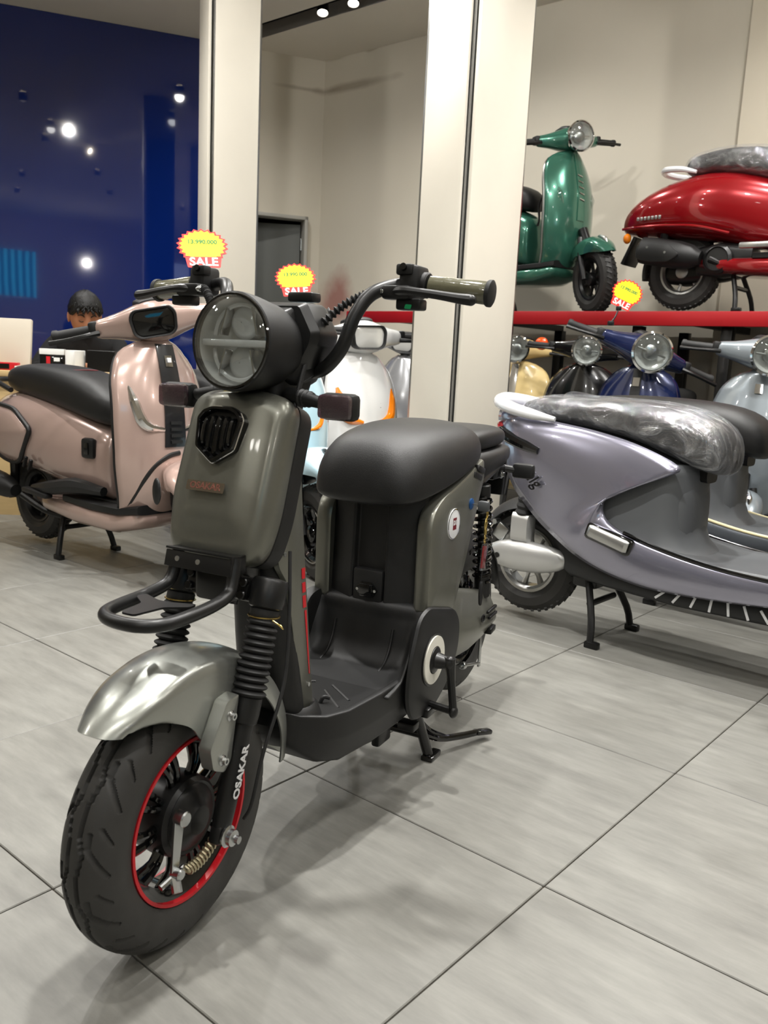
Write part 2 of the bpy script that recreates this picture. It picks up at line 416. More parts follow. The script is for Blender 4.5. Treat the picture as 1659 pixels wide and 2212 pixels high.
# left wall (blue lacquered glass, then cream with a door); s runs from the corner (0) to the left (negative)
wl = wallbox('wall_left', WL(-8), WL(-.66), 0, CEIL, .12, M_CREAM, out=WN)
for s0, s1 in ((-8, -4.9), (-4.9, -2.9), (-2.9, -.93)):
    wallbox('glass_panel', WL(s0 + .002), WL(s1 - .002), 0.0, CEIL - .002, .012, M_BLUE, wl, off=-.013, out=WN)
wallbox('wall_left', WL(-.13), WL(.1), 0, CEIL, .12, M_CREAM, out=WN)
wallbox('wall_left', WL(-.66), WL(-.13), 2.13, CEIL, .12, M_CREAM, out=WN)
dr = thing('door_1', 'grey door leaf standing ajar in a pale frame in the cream wall', 'door'); dr['kind'] = 'structure'
def dframe(m):
    mm = basis(WL(0), WD, (0, 0, 1))
    m.box((-.145, 1.065, .0), (.03, 2.13, .15), mat=mm, bev=.004); m.box((-.645, 1.065, .0), (.03, 2.13, .15), mat=mm, bev=.004); m.box((-.395, 2.115, .0), (.53, .03, .15), mat=mm, bev=.004)
part('frame', M_DOORF, dr, dframe)
hinge = WL(-.165, 0, -.05); ld = (-WD * math.cos(R_(16)) - WN * math.sin(R_(16)))
def dleaf(m): m.box((.232, 1.04, 0), (.46, 2.06, .035), mat=basis(hinge, ld, (0, 0, 1)), bev=.003)
part('leaf', M_DOORL, dr, dleaf)
def dhinge(m):
    for z in (.3, 1.05, 1.85): m.cyl(hinge + Vector((0, 0, z)) + WN * .03, hinge + Vector((0, 0, z + .1)) + WN * .03, .009, 10)
part('hinge', K['steel'], dr, dhinge)
wallbox('wall_storeroom', WL(-1.4, 0, -1.6), WL(.6, 0, -1.6), 0, CEIL, .1, M_DARKROOM, out=WN)
wallbox('wall_storeroom', WL(.3, 0, -1.6), WL(.3, 0, -.13), 0, CEIL, .1, M_DARKROOM, out=-WD)
wallbox('wall_storeroom', WL(-1.2, 0, -1.6), WL(-1.2, 0, -.13), 0, CEIL, .1, M_DARKROOM, out=WD)
# back wall with pilaster
BK = WALLC
wb = wallbox('wall_back', BK, BK + BX * 9, 0, CEIL, .12, M_CREAM, out=-AX)
uC = BK.dot(BX); vC = BK.dot(AX)
wallbox('pilaster', UV(-2.0, vC), UV(1.2, vC), 0, CEIL, .06, mat('pale_cream_wall', (214, 205, 186), .8, noise=.04, nscale=2), wb, off=-.06, out=-AX)
P2 = BK + BX * 8.6
wallbox('wall_right', (P2.x, P2.y, 0), (P2.x, -4.0, 0), 0, CEIL, .12, M_CREAM, out=Vector((-1, 0, 0)))
# front wall behind the camera: two lit openings seen mirrored in the blue glass
wallbox('wall_front', (P2.x, -4, 0), (-7, -4, 0), 0, CEIL, .12, M_CREAM, out=Vector((0, 1, 0)))
wallbox('wall_side', (-7, -4, 0), (-7, 5.7, 0), 0, CEIL, .12, M_CREAM, out=Vector((1, 0, 0)))
def emis(name, rgb, e, stripes=None):
    m = bpy.data.materials.new(name); m.use_nodes = True; nt = m.node_tree; nt.nodes.remove(nt.nodes['Principled BSDF']); em = nt.nodes.new('ShaderNodeEmission')
    nt.links.new(em.outputs[0], nt.nodes['Material Output'].inputs[0]); em.inputs[0].default_value = lin(rgb) + (1,); em.inputs[1].default_value = e
    if stripes:
        tc = nt.nodes.new('ShaderNodeTexCoord'); wv = nt.nodes.new('ShaderNodeTexWave'); wv.inputs['Scale'].default_value = stripes; wv.inputs['Distortion'].default_value = 1.0
        nt.links.new(tc.outputs['Object'], wv.inputs['Vector']); mx = nt.nodes.new('ShaderNodeMix'); mx.data_type = 'RGBA'
        mx.inputs['A'].default_value = lin([v * .35 for v in rgb]) + (1,); mx.inputs['B'].default_value = lin(rgb) + (1,)
        nt.links.new(wv.outputs['Fac'], mx.inputs['Factor']); nt.links.new(mx.outputs['Result'], em.inputs[0])
    MATS[name] = m; return m
def window(name, x0, x1, z0, z1, m):
    wn = MB(); wn.box(((x0 + x1) / 2, -3.985, (z0 + z1) / 2), (x1 - x0, .02, z1 - z0)); o = tag(wn.build(name, m, flat=True), kind='structure')
    fr = MB()
    for z in (z0, z1): fr.box(((x0 + x1) / 2, -3.98, z), (x1 - x0 + .06, .05, .05))
    for x in (x0, x1): fr.box((x, -3.98, (z0 + z1) / 2), (.05, .05, z1 - z0))
    fr.build('window_frame', K['white'], o, flat=True)
window('window_1', .15, 1.12, 1.82, 2.78, emis('lit_shutter_outside', (70, 190, 235), 3.0, 2.2))
window('window_2', 3.6, 4.65, 1.9, 2.9, emis('lit_board_outside', (200, 215, 255), 1.2))
# ceiling in two slabs with the black light slot between
def ceilslab(v0, v1, z=CEIL, m=M_CEIL, name='ceiling', u0=-14, u1=8, th=.1):
    o = MB(); o.box(((u0 + u1) / 2, (v0 + v1) / 2, th / 2), (u1 - u0, v1 - v0, th), mat=basis(Vector((0, 0, z)), BX, AX))
    return tag(o.build(name, m, flat=True), kind='structure')
M_SLOT = mat('slot_black', (10, 10, 10), .35)
c1 = ceilslab(-9, 4.79); c2 = ceilslab(5.0, 12)
c3 = ceilslab(4.7, 5.1, CEIL + .16, M_SLOT)
for v, s in ((4.79, 1), (5.0, -1)):
    o = MB(); o.box((-3, v + s * -.004, .08), (22, .008, .158), mat=basis(Vector((0, 0, CEIL)), BX, AX)); o.build('slot_side', M_SLOT, c1, flat=True)

# columns -----------------------------------------------------------------
def column(label_name, corner, dx, dy, wx, wy, ch, trims):
    """square column; `corner` is the mirror-strip corner nearest the camera; panels run along dx and dy"""
    c = MB(); body = thing('column', label_name, 'column', corner); body['kind'] = 'structure'
    mm = basis((0, 0, 0), dx, dy)
    zs = 1 if mm.col[2].z > 0 else -1
    core = MB(); core.box((wx / 2 + .012, wy / 2 + .012, zs * CEIL / 2), (wx - .012, wy - .012, CEIL - .002), mat=mm); core.build('mirror_core', M_MIRROR, body, flat=True)
    p1 = MB(); p1.box((wx / 2 + ch / 2, .004, zs * CEIL / 2), (wx - ch, .018, CEIL - .002), mat=mm, bev=.002); p1.build('panel', M_COLW, body)
    p2 = MB(); p2.box((.004, wy / 2 + ch / 2, zs * CEIL / 2), (.018, wy - ch, CEIL - .002), mat=mm, bev=.002); p2.build('panel', M_COLW, body)
    for (x, y) in ((wx + .004, .004), (.004, wy + .004)):
        t = MB(); t.box((x, y, zs * CEIL / 2), (.014, .014, CEIL - .002), mat=mm); t.build('edge_strip', K['steel'] if trims else M_MIRROR, body, flat=True)
    return body
column('white panelled column with mirror strip between the two middle scooters', UV(-2.345, 3.27), -BX, AX, .255, .46, .03, True)
a = R_(24)
d1 = Vector((math.cos(a), math.sin(a), 0)); d2 = Vector((-math.sin(a), math.cos(a), 0))
column('white column standing between the blue glass wall and the grey door', Vector((-1.165, 5.45, 0)), d1, d2, .30, .30, .03, True)

# shelf -------------------------------------------------------------------
sh = thing('display_shelf', 'raised steel display shelf with a red front beam along the back wall', 'shelf')
SZ, SV = 1.256, 4.72
def sbeam(m): m.box((-1.9, SV + .02, SZ - .04), (5.0, .04, .08), mat=basis((0, 0, 0), BX, AX), bev=.004)
part('front_beam', M_SHELFRED, sh, sbeam)
def sdeck(m): m.box((-1.9, SV + .47, SZ - .012), (5.0, .88, .02), mat=basis((0, 0, 0), BX, AX), bev=.002)
part('deck', mat('shelf_deck_dark', (70, 68, 66), .6), sh, sdeck)
for u in (-4.3, -3.05, -2.15, -1.64, -.4):
    for v in (SV + .08, SV + .78):
        part('post', K['dark'], sh, lambda m: m.box((u, v, (SZ - .08) / 2), (.06, .06, SZ - .08), mat=basis((0, 0, 0), BX, AX), bev=.003))
for u in (-3.9, -3.1, -1.8, -1.0):
    part('brace', K['dark'], sh, lambda m: m.box((u, SV + .46, SZ - .06), (.04, .84, .04), mat=basis((0, 0, 0), BX, AX)))

# ceiling spotlights --------------------------------------------------------
M_LAMPGLOW = emis('lamp_glow', (255, 244, 224), 60)
def spotlight(loc, power, angle=100, aim=None, blend=.6, rad=.045, label='', drop=.0):
    t = thing('ceiling_spotlight', label, 'spotlight', loc, group='ceiling spotlights')
    d = (Vector(aim) - Vector(loc)).normalized() if aim is not None else Vector((0, 0, -1))
    if drop:
        part('stem', K['dark'], t, lambda m: m.cyl((0, 0, 0), (0, 0, -drop), .008))
    o = Vector((0, 0, -drop))
    part('housing', K['satin'], t, lambda m: m.lathe([(.03, 0), (.042, .01), (.045, .09), (.04, .088), (.038, .05)], o, d, 20, caps=False))
    part('lamp_lens', M_LAMPGLOW, t, lambda m: m.lathe([(.001, .06), (.038, .06)], o, d, 20, caps=False))
    l = bpy.data.lights.new('spot', 'SPOT'); l.energy = power; l.spot_size = R_(angle); l.spot_blend = blend; l.shadow_soft_size = rad; l.color = (1.0, .982, .95)
    lo = bpy.data.objects.new('spot', l); COL.objects.link(lo); lo.parent = t; lo.location = o + d * .1
    lo.rotation_euler = d.to_track_quat('-Z', 'Y').to_euler()
    return t
SPOTS = [((-.05, 1.72), 300, 96), ((.95, 2.75), 230, 100), ((-1.35, 3.2), 210, 100), ((-.73, .6), 90, 150), ((.75, .35), 80, 150), ((-.09, 3.62), 110, 130), ((2.24, .05), 70, 160), ((-2.17, 4.8), 80, 150), ((-1.56, 3.94), 60, 160),
         ((1.9, 2.0), 100, 140), ((-.3, -.9), 60, 160), ((-2.6, 2.0), 70, 160), ((1.5, 3.6), 120, 130), ((-3.6, 3.2), 60, 160), ((3.0, 3.2), 70, 160), ((.2, 5.6), 80, 160), ((-1.2, 6.3), 50, 160), ((1.9, 4.3), 80, 160), ((-3.4, 5.4), 50, 160)]
# pendant globes added out of view for frontal fill and ceiling uplight
M_FILLGLOBE = emis('fill_globe_glow', (255, 250, 243), 120)
def fill_pendant(loc, label):
    t = thing('added_fill_lamp', label, 'added fill lamp', loc, group='added fill globes')
    part('cord', K['dark'], t, lambda m: m.cyl((0, 0, 0), (0, 0, CEIL - loc[2] - .002), .004, 8))
    part('cap', K['satin'], t, lambda m: m.lathe([(.03, -.03), (.035, 0), (.012, .03)], (0, 0, 0), (0, 0, 1), 16))
    part('globe', M_FILLGLOBE, t, lambda m: m.ball((0, 0, -.09), .07, 24, 14))

# ================================================================ THE GREY ELECTRIC BIKE (hero)
# local frame: x forward, y to its left (towards the camera), z up; origin on the floor under the front axle
M_GREY = mat('grey_satin_paint', (116, 116, 107), .34, .6, noise=.05, nscale=200, coat=.15)
M_SILV = mat('silver_fender_paint', (158, 160, 154), .3, .75, coat=.35, noise=.04, nscale=300)
M_SIL = mat('print_silver', (205, 205, 205), .4)
M_GREENST = mat('green_sticker', (20, 150, 90), .5)
M_SMOKEG = mat('dark_grip_film', (92, 90, 72), .18, coat=.7, noise=.3, nscale=25, bump=.5, bscale=60)
M_LAMPIN = mat('lamp_inner_grey', (222, 222, 220), .2, .15, coat=.5)
M_STICK = mat('white_sticker', (225, 226, 228), .3)
M_MAROON = mat('maroon_print', (112, 20, 34), .4)
M_TEXTRED = mat('iridescent_red', (176, 120, 108), .25, .7)

def tyre_mesh(R, hw, hh, name, parent, c, tread=True, nu=420, nv=84, m=None):
    """tyre: half-ellipse section with real cut grooves"""
    u = np.arange(nu) / nu * 2 * PI; t = np.linspace(-2.2, 2.2, nv + 1)
    U, T = np.meshgrid(u, t, indexing='ij')
    yy = hw * np.sin(T); rr = (R - hh) + hh * np.cos(T)
    prof = np.sign(np.sin(T)) * hw * np.abs(np.sin(T)) ** .85
    yy = prof
    if tread:
        L = 2 * PI * R / 13.0; s = (U * R) % L; w = hw * T
        dep = np.zeros_like(s)
        segs = [((.006, .0), (.013, L * .35), .0021), ((.013, L * .35), (.005, L * .62), .0021), ((.005, L * .62), (.006, L), .0021),
                ((.019, .064), (.018, .046), .0033), ((.018, .046), (.050, .004), .0033), ((.034, .074), (.053, .052), .0028)]
        for sgn, sh in ((1, 0.0), (-1, L / 2)):
            for (p, q, wd) in segs:
                for k in (-1, 0, 1):
                    ax, ay = p[0] * sgn, p[1] + sh + k * L; bx, by = q[0] * sgn, q[1] + sh + k * L
                    dx, dy = bx - ax, by - ay; tt = np.clip(((w - ax) * dx + (s - ay) * dy) / (dx * dx + dy * dy), 0, 1)
                    d = np.hypot(w - ax - tt * dx, s - ay - tt * dy)
                    dep = np.maximum(dep, np.clip((wd * 1.15 - d) / (wd * .35), 0, 1))
        dep *= np.clip((1.22 - np.abs(T)) / .12, 0, 1); rr = rr - dep * .0075
    X = rr * np.cos(U); Z = rr * np.sin(U)
    vs = np.stack([X, yy, Z], -1).reshape(-1, 3); W = nv + 1
    mb = MB(); mb.v = [Vector(p) for p in vs]
    for i in range(nu):
        i2 = (i + 1) % nu
        for j in range(nv): mb.f.append((i * W + j, i2 * W + j, i2 * W + j + 1, i * W + j + 1))
    return mb.build(name, m or K['tyre'], parent, sharp=60, loc=c)

HB = thing('electric_bike', 'matt grey electric bike with round headlight and front rack in the foreground', 'electric bike', (-.303, 1.215, 0), R_(243.6))
FA = Vector((0, 0, .205))
# --- front wheel
fw = thing('front_wheel', None, None); fw.parent = HB
del_ = None
def wheel(parent, c, R, hw, ringr, tread=True, nsp=10, rimmat=None, ringmat=None, hubr=.062, name='front_wheel', nu=900):
    ty = tyre_mesh(R, hw, hw, name, parent, c, tread, nu)
    rb = R - 2 * hw + .012          # bead radius on the side
    # rim barrel
    def rim(m):
        m.lathe([(ringr - .004, -.030), (ringr + .003, -.031), (ringr + .004, -.026), (ringr - .012, -.020), (ringr - .014, .020), (ringr + .004, .026), (ringr + .003, .031), (ringr - .004, .030), (ringr - .020, .018), (ringr - .020, -.018)], c, (0, 1, 0), 56, closed=True)
    part('rim', rimmat, ty, lambda m: rim(m)).location = -Vector(c)
    if ringmat:
        part('rim_stripe', ringmat, ty, lambda m: [m.lathe([(ringr - .003, y - .008 * s), (ringr - .003, y + .0022 * s), (ringr + .002, y + .0022 * s), (ringr + .002, y - .008 * s)], c, (0, 1, 0), 64, closed=True) for y, s in ((.0375, 1), (-.0375, -1))]).location = -Vector(c)
    def spk(k):
        a = 2 * PI * k / nsp
        def f(m):
            for da in (-.11, .11):
                p0 = Vector((math.cos(a + da * .6) * hubr * .8, 0, math.sin(a + da * .6) * hubr * .8)) + Vector(c); p1 = Vector((math.cos(a + da) * (ringr - .012), 0, math.sin(a + da) * (ringr - .012))) + Vector(c)
                m.tube([p0 + Vector((0, .012, 0)), (p0 + p1) / 2 + Vector((0, .02, 0)), p1 + Vector((0, .01, 0))], [.0075, .0055, .008], 8, 3)
        return f
    for k in range(nsp): part('spoke', rimmat, ty, spk(k)).location = -Vector(c)
    def hub(m):
        m.lathe([(.02, -.055), (.03, -.05), (hubr, -.035), (hubr + .004, 0), (hubr, .030), (hubr - .006, .036), (hubr - .010, .034), (hubr - .016, .040), (.03, .046), (.022, .052)], c, (0, 1, 0), 40)
    part('hub', K['satin'], ty, hub).location = -Vector(c)
    return ty
bpy.data.objects.remove(fw)
FW = wheel(HB, FA, .205, .0456, .129, True, 10, K['gloss'], K['red'])
# brake arm, spring, cable on the left side of the front hub
def arm(m):
    m.plate(rpoly([(-.011, .012), (.011, .012), (.007, -.085), (-.007, -.085)], .006), FA + Vector((.058, .062, .03)), (.98, 0, .12), (-.12, 0, 1), .005, bev=.001)
    for p, r in (((.057, .055, .035), .012), ((.066, .055, -.048), .009)):
        m.cyl(FA + Vector(p), FA + Vector((p[0], p[1] + .018, p[2])), r, 12, bev=.002)
    m.cyl(FA + Vector((.066, .058, -.05)), FA + Vector((.075, .072, -.072)), .008, 10, bev=.001)
    m.cyl(FA + Vector((.092, .055, -.06)), FA + Vector((.05, .062, -.047)), .005, 10)
part('brake_arm', K['steel'], HB, arm)
def spring(m):
    p0 = FA + Vector((.052, .068, -.05)); p1 = FA + Vector((-.022, .072, -.018)); pts = []
    for i in range(97):
        t = i / 96; a = t * 12 * 2 * PI; c = p0.lerp(p1, t) + Vector((0, 0, -.012 * math.sin(PI * t)))
        pts.append(c + Vector((.3 * math.sin(a), math.cos(a), .95 * math.sin(a))) * .0078)
    m.tube(pts, .002, 5, 1)
part('brake_spring', mat('dull_brass', (196, 186, 156), .35, .8), HB, spring)
# --- fork: axis raked 18 degrees
def SP(t, n=0.0, y=0.0):
    """point in the steering frame: t up the steering axis from the axle, n forward"""
    s18, c18 = math.sin(R_(18)), math.cos(R_(18))
    return Vector((-.012 - t * s18 + n * c18, y, .2 + t * c18 + n * s18))
SDIR = SP(1) - SP(0)
for sy in (1, -1):
    y = .083 * sy
    def leg(m):
        m.tube([SP(-.022, 0, y), SP(.03, 0, y), SP(.165, 0, y)], [.013, .0165, .0185], 16, 4)
        m.lathe([(.0185, .155), (.022, .158), (.0235, .172), (.0235, .196), (.02, .2)], SP(0, 0, y), SDIR, 20)
        m.box(SP(-.012, 0, y), (.03, .022, .03), rot=(0, -R_(18), 0), bev=.006)
    fl_ = part('fork_leg', K['satin'], HB, leg)
    def boot(m):
        pr = [(.016, .19)]
        n = 11; t0, t1 = .197, .318
        for k in range(n):
            a = t0 + (t1 - t0) * k / n; h = (t1 - t0) / n; f = 1 - .12 * k / n
            pr += [(.021 * f, a), (.027 * f, a + h * .3), (.0285 * f, a + h * .5), (.027 * f, a + h * .7)]
        pr += [(.021, t1), (.023, t1 + .004), (.023, t1 + .014), (.018, t1 + .016)]
        m.lathe(pr, SP(0, 0, y), SDIR, 28)
    part('fork_boot', K['rubber'], HB, boot)
    def clip(m):
        pts = [SP(.322 - .004 * math.cos(a), math.cos(a) * .0245, y + math.sin(a) * .0245) for a in [k / 20 * 2 * PI for k in range(20)]]
        m.tube(pts, .0014, 5, 1, closed=True)
        if sy > 0: m.tube([SP(.318, 0.01, y + .023), SP(.312, 0.004, y + .034), SP(.308, -.004, y + .036), SP(.313, -.004, y + .030)], .0014, 5, 4)
    part('boot_clip', K['gold'], HB, clip)
    def clamp(m):
        m.lathe([(.014, .325), (.02, .332), (.027, .336), (.0285, .345), (.0285, .375), (.026, .380), (.012, .382)], SP(0, 0, y), SDIR, 24)
        m.box(SP(.357, .0, y * .72), (.034, .045, .036), rot=(0, -R_(18), 0), bev=.005)
    part('fork_clamp', K['satin'], HB, clamp)
    for ct in (.347, .367):
        part('clamp_bolt', K['dark'], HB, lambda m: m.cyl(SP(ct, .016, y * .62), SP(ct, .03, y * .62), .0075, 12, bev=.0015))
def bridge(m):
    m.box(SP(.357, 0, 0), (.05, .12, .034), rot=(0, -R_(18), 0), bev=.006)
    m.cyl(SP(.33, -.005, 0), SP(.72, -.005, 0), .022, 20)
    m.box(SP(.42, -.01, 0), (.05, .075, .09), rot=(0, -R_(18), 0), bev=.008)
part('fork_bridge', K['dark'], HB, bridge)
for sy in (1, -1):
    part('axle_nut', K['steel'], HB, lambda m: m.lathe([(.016, 0), (.017, .004), (.0125, .006), (.0125, .014), (.006, .016), (.006, .024), (.0, .024)], SP(-.012, 0, .095 * sy), (0, sy, 0), 14))
fbr = text_mb('OSAKAR', .021, .0003, bold=.0006)
fbr.xf(basis(SP(.085, .004, .1012), SDIR, (.95, 0.0, .31))); fbr.build('fork_lettering', M_SIL, HB, flat=True)
# --- front fender around the wheel
def fender(m):
    def fn(u, v):
        y = (v - .5) * 2; ang = R_(48 + 131 * u + (1 - u) ** 2 * 12 * abs(y) ** 3)
        edge = sinterp([(0, .022), (.02, .034), (.09, .058), (.17, .092), (.22, .118), (.36, .118), (.43, .07), (.52, .052), (.8, .046), (1, .040)], u)
        hw = sinterp([(0, .040), (.06, .052), (.15, .061), (.5, .066), (.85, .06), (1, .05)], u)
        a = abs(y)
        if a < .62: q = a / .62; yy = hw * .86 * q; dr = .015 * q ** 2.0
        else:
            q = (a - .62) / .38; yy = hw * (.86 + .14 * math.sin(q * PI / 2)); dr = .015 + (edge - .015) * q ** 1.1
        r = .256 + .004 * math.sin(PI * u) - dr
        return FA + Vector((r * math.cos(ang), math.copysign(yy, y) if a > 1e-9 else 0, r * math.sin(ang)))
    m.surf(fn, 56, 32, th=.003)
part('front_fender', M_SILV, HB, fender, sharp=50)
for sy in (1, -1):
    def brk(m):
        m.plate(rpoly([(-.044, .404), (-.012, .400), (.026, .337), (.018, .302), (-.010, .288), (-.026, .302)], .007), (0, .064 * sy, 0), (1, 0, 0), (0, 0, 1), .026, bev=.004, n=(0, sy, 0))
    part('fender_bracket', M_SILV, HB, brk)
    for bx_, bz_ in ((-.020, .376), (-.002, .312)):
        part('fender_bolt', K['steel'], HB, lambda m: m.lathe([(.0085, 0), (.0085, .002), (.006, .004), (.0055, .009), (.003, .009), (.003, .005), (0, .005)], (bx_, .0895 * sy, bz_), (0, sy, 0), 12))
# --- front rack
def rack(m):
    m.tube([(-.074, -.055, .60), (-.07, -.056, .585), (-.056, -.058, .553), (-.02, -.060, .542), (.05, -.059, .538), (.088, -.05, .537), (.108, -.022, .537), (.110, .022, .537), (.09, .05, .537), (.05, .059, .538), (-.02, .060, .542), (-.056, .058, .553), (-.07, .056, .585), (-.074, .055, .60)], .0098, 14, 6)
part('rack_tube', K['satin'], HB, rack)
def rplate(m):
    m.plate(rpoly([(.03, .048), (.048, .05), (.07, .02), (.12, .012), (.12, -.012), (.07, -.02), (.048, -.05), (.03, -.048), (.045, -.012), (.045, .012)], .006), (-.022, 0, .5445), (1, 0, 0), (0, 1, 0), .003)
part('rack_plate', K['satin'], HB, rplate)
def bar(m):
    m.box((-.06, -.005, .588), (.004, .128, .026), rot=(0, -R_(14), 0), bev=.001)
    m.box((-.077, -.005, .602), (.035, .128, .004), rot=(0, -R_(8), 0), bev=.001)
    m.box((-.077, .057, .588), (.035, .004, .03), bev=.001)
part('rack_bracket', K['satin'], HB, bar)
for ry in (-.045, -.005):
    part('rack_hole', K['alu'], HB, lambda m: m.cyl((-.0585, ry, .589), (-.0573, ry, .5892), .0042, 12))
part('frame_neck', K['dark'], HB, lambda m: [m.tube([(-.1, 0, .58), (-.16, 0, .60), (-.2, 0, .7), (-.26, 0, .84)], .024, 14, 4), m.box((-.13, 0, .55), (.09, .07, .06), bev=.01)])
# --- front shield panel
SB, ST = Vector((-.098, -.012, .582)), Vector((-.182, -.012, .850))
SU = (ST - SB); SL = SU.length; SU.normalize(); SN = Vector((0, 1, 0)).cross(SU); SN = SN if SN.x > 0 else -SN
def shield_h(y, t):
    """forward relief of the shield at lateral y, height t (0..SL)"""
    def ss(a, b, x): q = min(1, max(0, (x - a) / (b - a))); return q * q * (3 - 2 * q)
    h = .009 * (1 - ss(.034, .078, abs(y))) * ss(.035, .075, t)
    h += .012 * (1 - (abs(y) / .1) ** 2)
    h += .010 * math.sin(PI * min(1, max(0, t / SL)))
    return h
OUT = []
for (yy, tt) in rpoly([(-.082, .0), (.082, .0), (.096, .07), (.094, SL - .01), (.030, SL + .002), (-.030, SL + .002), (-.094, SL - .01), (-.096, .07)], [.055, .055, .05, .045, .03, .03, .045, .05], 7): OUT.append((yy, tt))
def SHP(y, t, d): return SB + Vector((0, y, 0)) + SU * t + SN * d
def shield(m):
    n = len(OUT); cx, ct = 0.0, SL * .5; rings = []
    for (s_, d) in ((.93, -.045), (.995, -.03), (1.0, -.012), (.995, -.002), (.965, .006)):
        rings.append([SHP(y * s_, ct + (t - ct) * s_, d) for (y, t) in OUT])
    for s_ in (.93, .88, .8, .72, .66, .6, .55, .5, .44, .38, .3, .2, .1, .02):
        k = min(1, (.965 - s_) / .08)
        rings.append([SHP(y * s_, ct + (t - ct) * s_, .006 + (shield_h(y * s_, ct + (t - ct) * s_)) * k) for (y, t) in OUT])
    m.loft(rings, cap0=True, cap1=True)
SHD = part('front_shield', M_GREY, HB, shield, sharp=60)
def shell_edge(m):
    rings = [[SHP(y * s_ * 1.0, SL * .5 + (t - SL * .5) * s_, d) for (y, t) in OUT] for s_, d in ((.9, -.075), (.985, -.07), (.995, -.035), (.96, -.03))]
    m.loft(rings)
part('shield_back', K['plastic'], SHD, shell_edge)
# emblem: black pentagon grille
EC = .193
PENT = rpoly([(-.034, .050), (-.018, .058), (.018, .058), (.034, .050), (.043, .034), (.036, -.026), (0, -.056), (-.036, -.026), (-.043, .034)], .005, 3)
def embl(m, s0, s1, d0, d1):
    pass
def EP(y, t, d): return SHP(y, EC + t * .8, .043 + d)
def ering(m):
    prof = [(1.0, -.012), (1.0, .004), (.96, .009), (.88, .009), (.82, .004), (.82, -.012)]
    m.loft([[EP(y * s, t * s, d) for (y, t) in PENT] for s, d in prof], False, False)
EM = part('emblem', K['gloss'], HB, ering)
part('emblem_rim', K['chrome'], EM, lambda m: m.tube([EP(y * 1.0, t * 1.0, .0025) for (y, t) in PENT], .0013, 6, 1, closed=True))
part('emblem_back', K['satin'], EM, lambda m: m.loft([[EP(y * s, t * s, d) for (y, t) in PENT] for s, d in ((.9, -.012), (.9, -.002), (.1, -.001))]))
for k in range(5):
    y = (k - 2) * .0125; top = .036 if abs(k - 2) < 2 else .033; bot = -.036 + abs(k - 2) * .009
    part('emblem_bar', K['gloss'], EM, lambda m: m.tube([EP(y, bot, -.002), EP(y, bot + .006, .005), EP(y, top - .008, .006), EP(y, top, -.002)], .0042, 8, 4))
tx = text_mb('OSAKAR', .0145, .0006, bold=.0004); tx.v = [Vector((p.x * 1.05, p.y, p.z)) for p in tx.v]
tx.xf(basis(SHP(-.006, .112, .0432), (0, 1, 0), SU)); tx.build('shield_lettering', M_TEXTRED, HB, flat=True)
part('shield_text_plate', mat('iridescent_foil', (140, 128, 112), .25, .8), HB, lambda m: m.plate(rpoly([(-.036, -.008), (.036, -.008), (.036, .008), (-.036, .008)], .002), SHP(-.006, .112, .0424), (0, 1, 0), SU, .001))
# --- steering column cover (grey plates with red stripe, black core)
def core(m):
    m.loft([[Vector((x + dx, y * w, z)) for (dx, y) in rpoly([(.05, -.04), (.05, .04), (.028, .062), (.008, .062), (-.006, .044), (-.03, .04), (-.03, -.04), (-.006, -.044), (.008, -.062), (.028, -.062)], .012, 4)] for (x, z, w) in ((-.282, .24, 1.12), (-.28, .30, 1.05), (-.258, .42, .96), (-.24, .52, .85), (-.225, .58, .7), (-.222, .64, .5), (-.225, .78, .45))])
part('column_core', K['plastic'], HB, core)
CPL = [(-.372, .268), (-.262, .268), (-.255, .40), (-.205, .55), (-.19, .66), (-.215, .79), (-.24, .80), (-.262, .6), (-.30, .42)]
for sy in (1, -1):
    y = .046 * sy
    part('column_plate', M_GREY, HB, lambda m: m.plate(rpoly([(-.312, .272), (-.272, .272), (-.214, .53), (-.185, .565), (-.175, .62), (-.19, .74), (-.222, .80), (-.238, .79), (-.258, .62)], .01, 4), (0, y - (.0 if sy > 0 else .014), 0), (1, 0, 0), (0, 0, 1), .014, bev=.003, n=(0, 1, 0)))
    for px_, pz_ in ((-.29, .33), (-.2, .585), (-.215, .72)):
        part('plate_screw', K['steel'], HB, lambda m: m.cyl((px_, y + sy * .013, pz_), (px_, y + sy * .0158, pz_), .004, 10))
    def stripe(m):
        pass
    for (x0, z0, x1, z1) in ((-.262, .531, -.260, .55), (-.2655, .506, -.263, .524), (-.269, .478, -.266, .5)):
        part('red_stripe', K['red'], HB, lambda m: m.plate([(x0 - .004, z0), (x0 + .006, z0), (x1 + .006, z1), (x1 - .004, z1)], (0, y + (.0142 if sy > 0 else -.0142), 0), (1, 0, 0), (0, 0, 1), .0006, n=(0, sy, 0)))
    part('red_stripe', K['red'], HB, lambda m: m.plate([(-.2925, .35), (-.290, .35), (-.268, .472), (-.274, .472)], (0, y + (.0142 if sy > 0 else -.0142), 0), (1, 0, 0), (0, 0, 1), .0006, n=(0, sy, 0)))
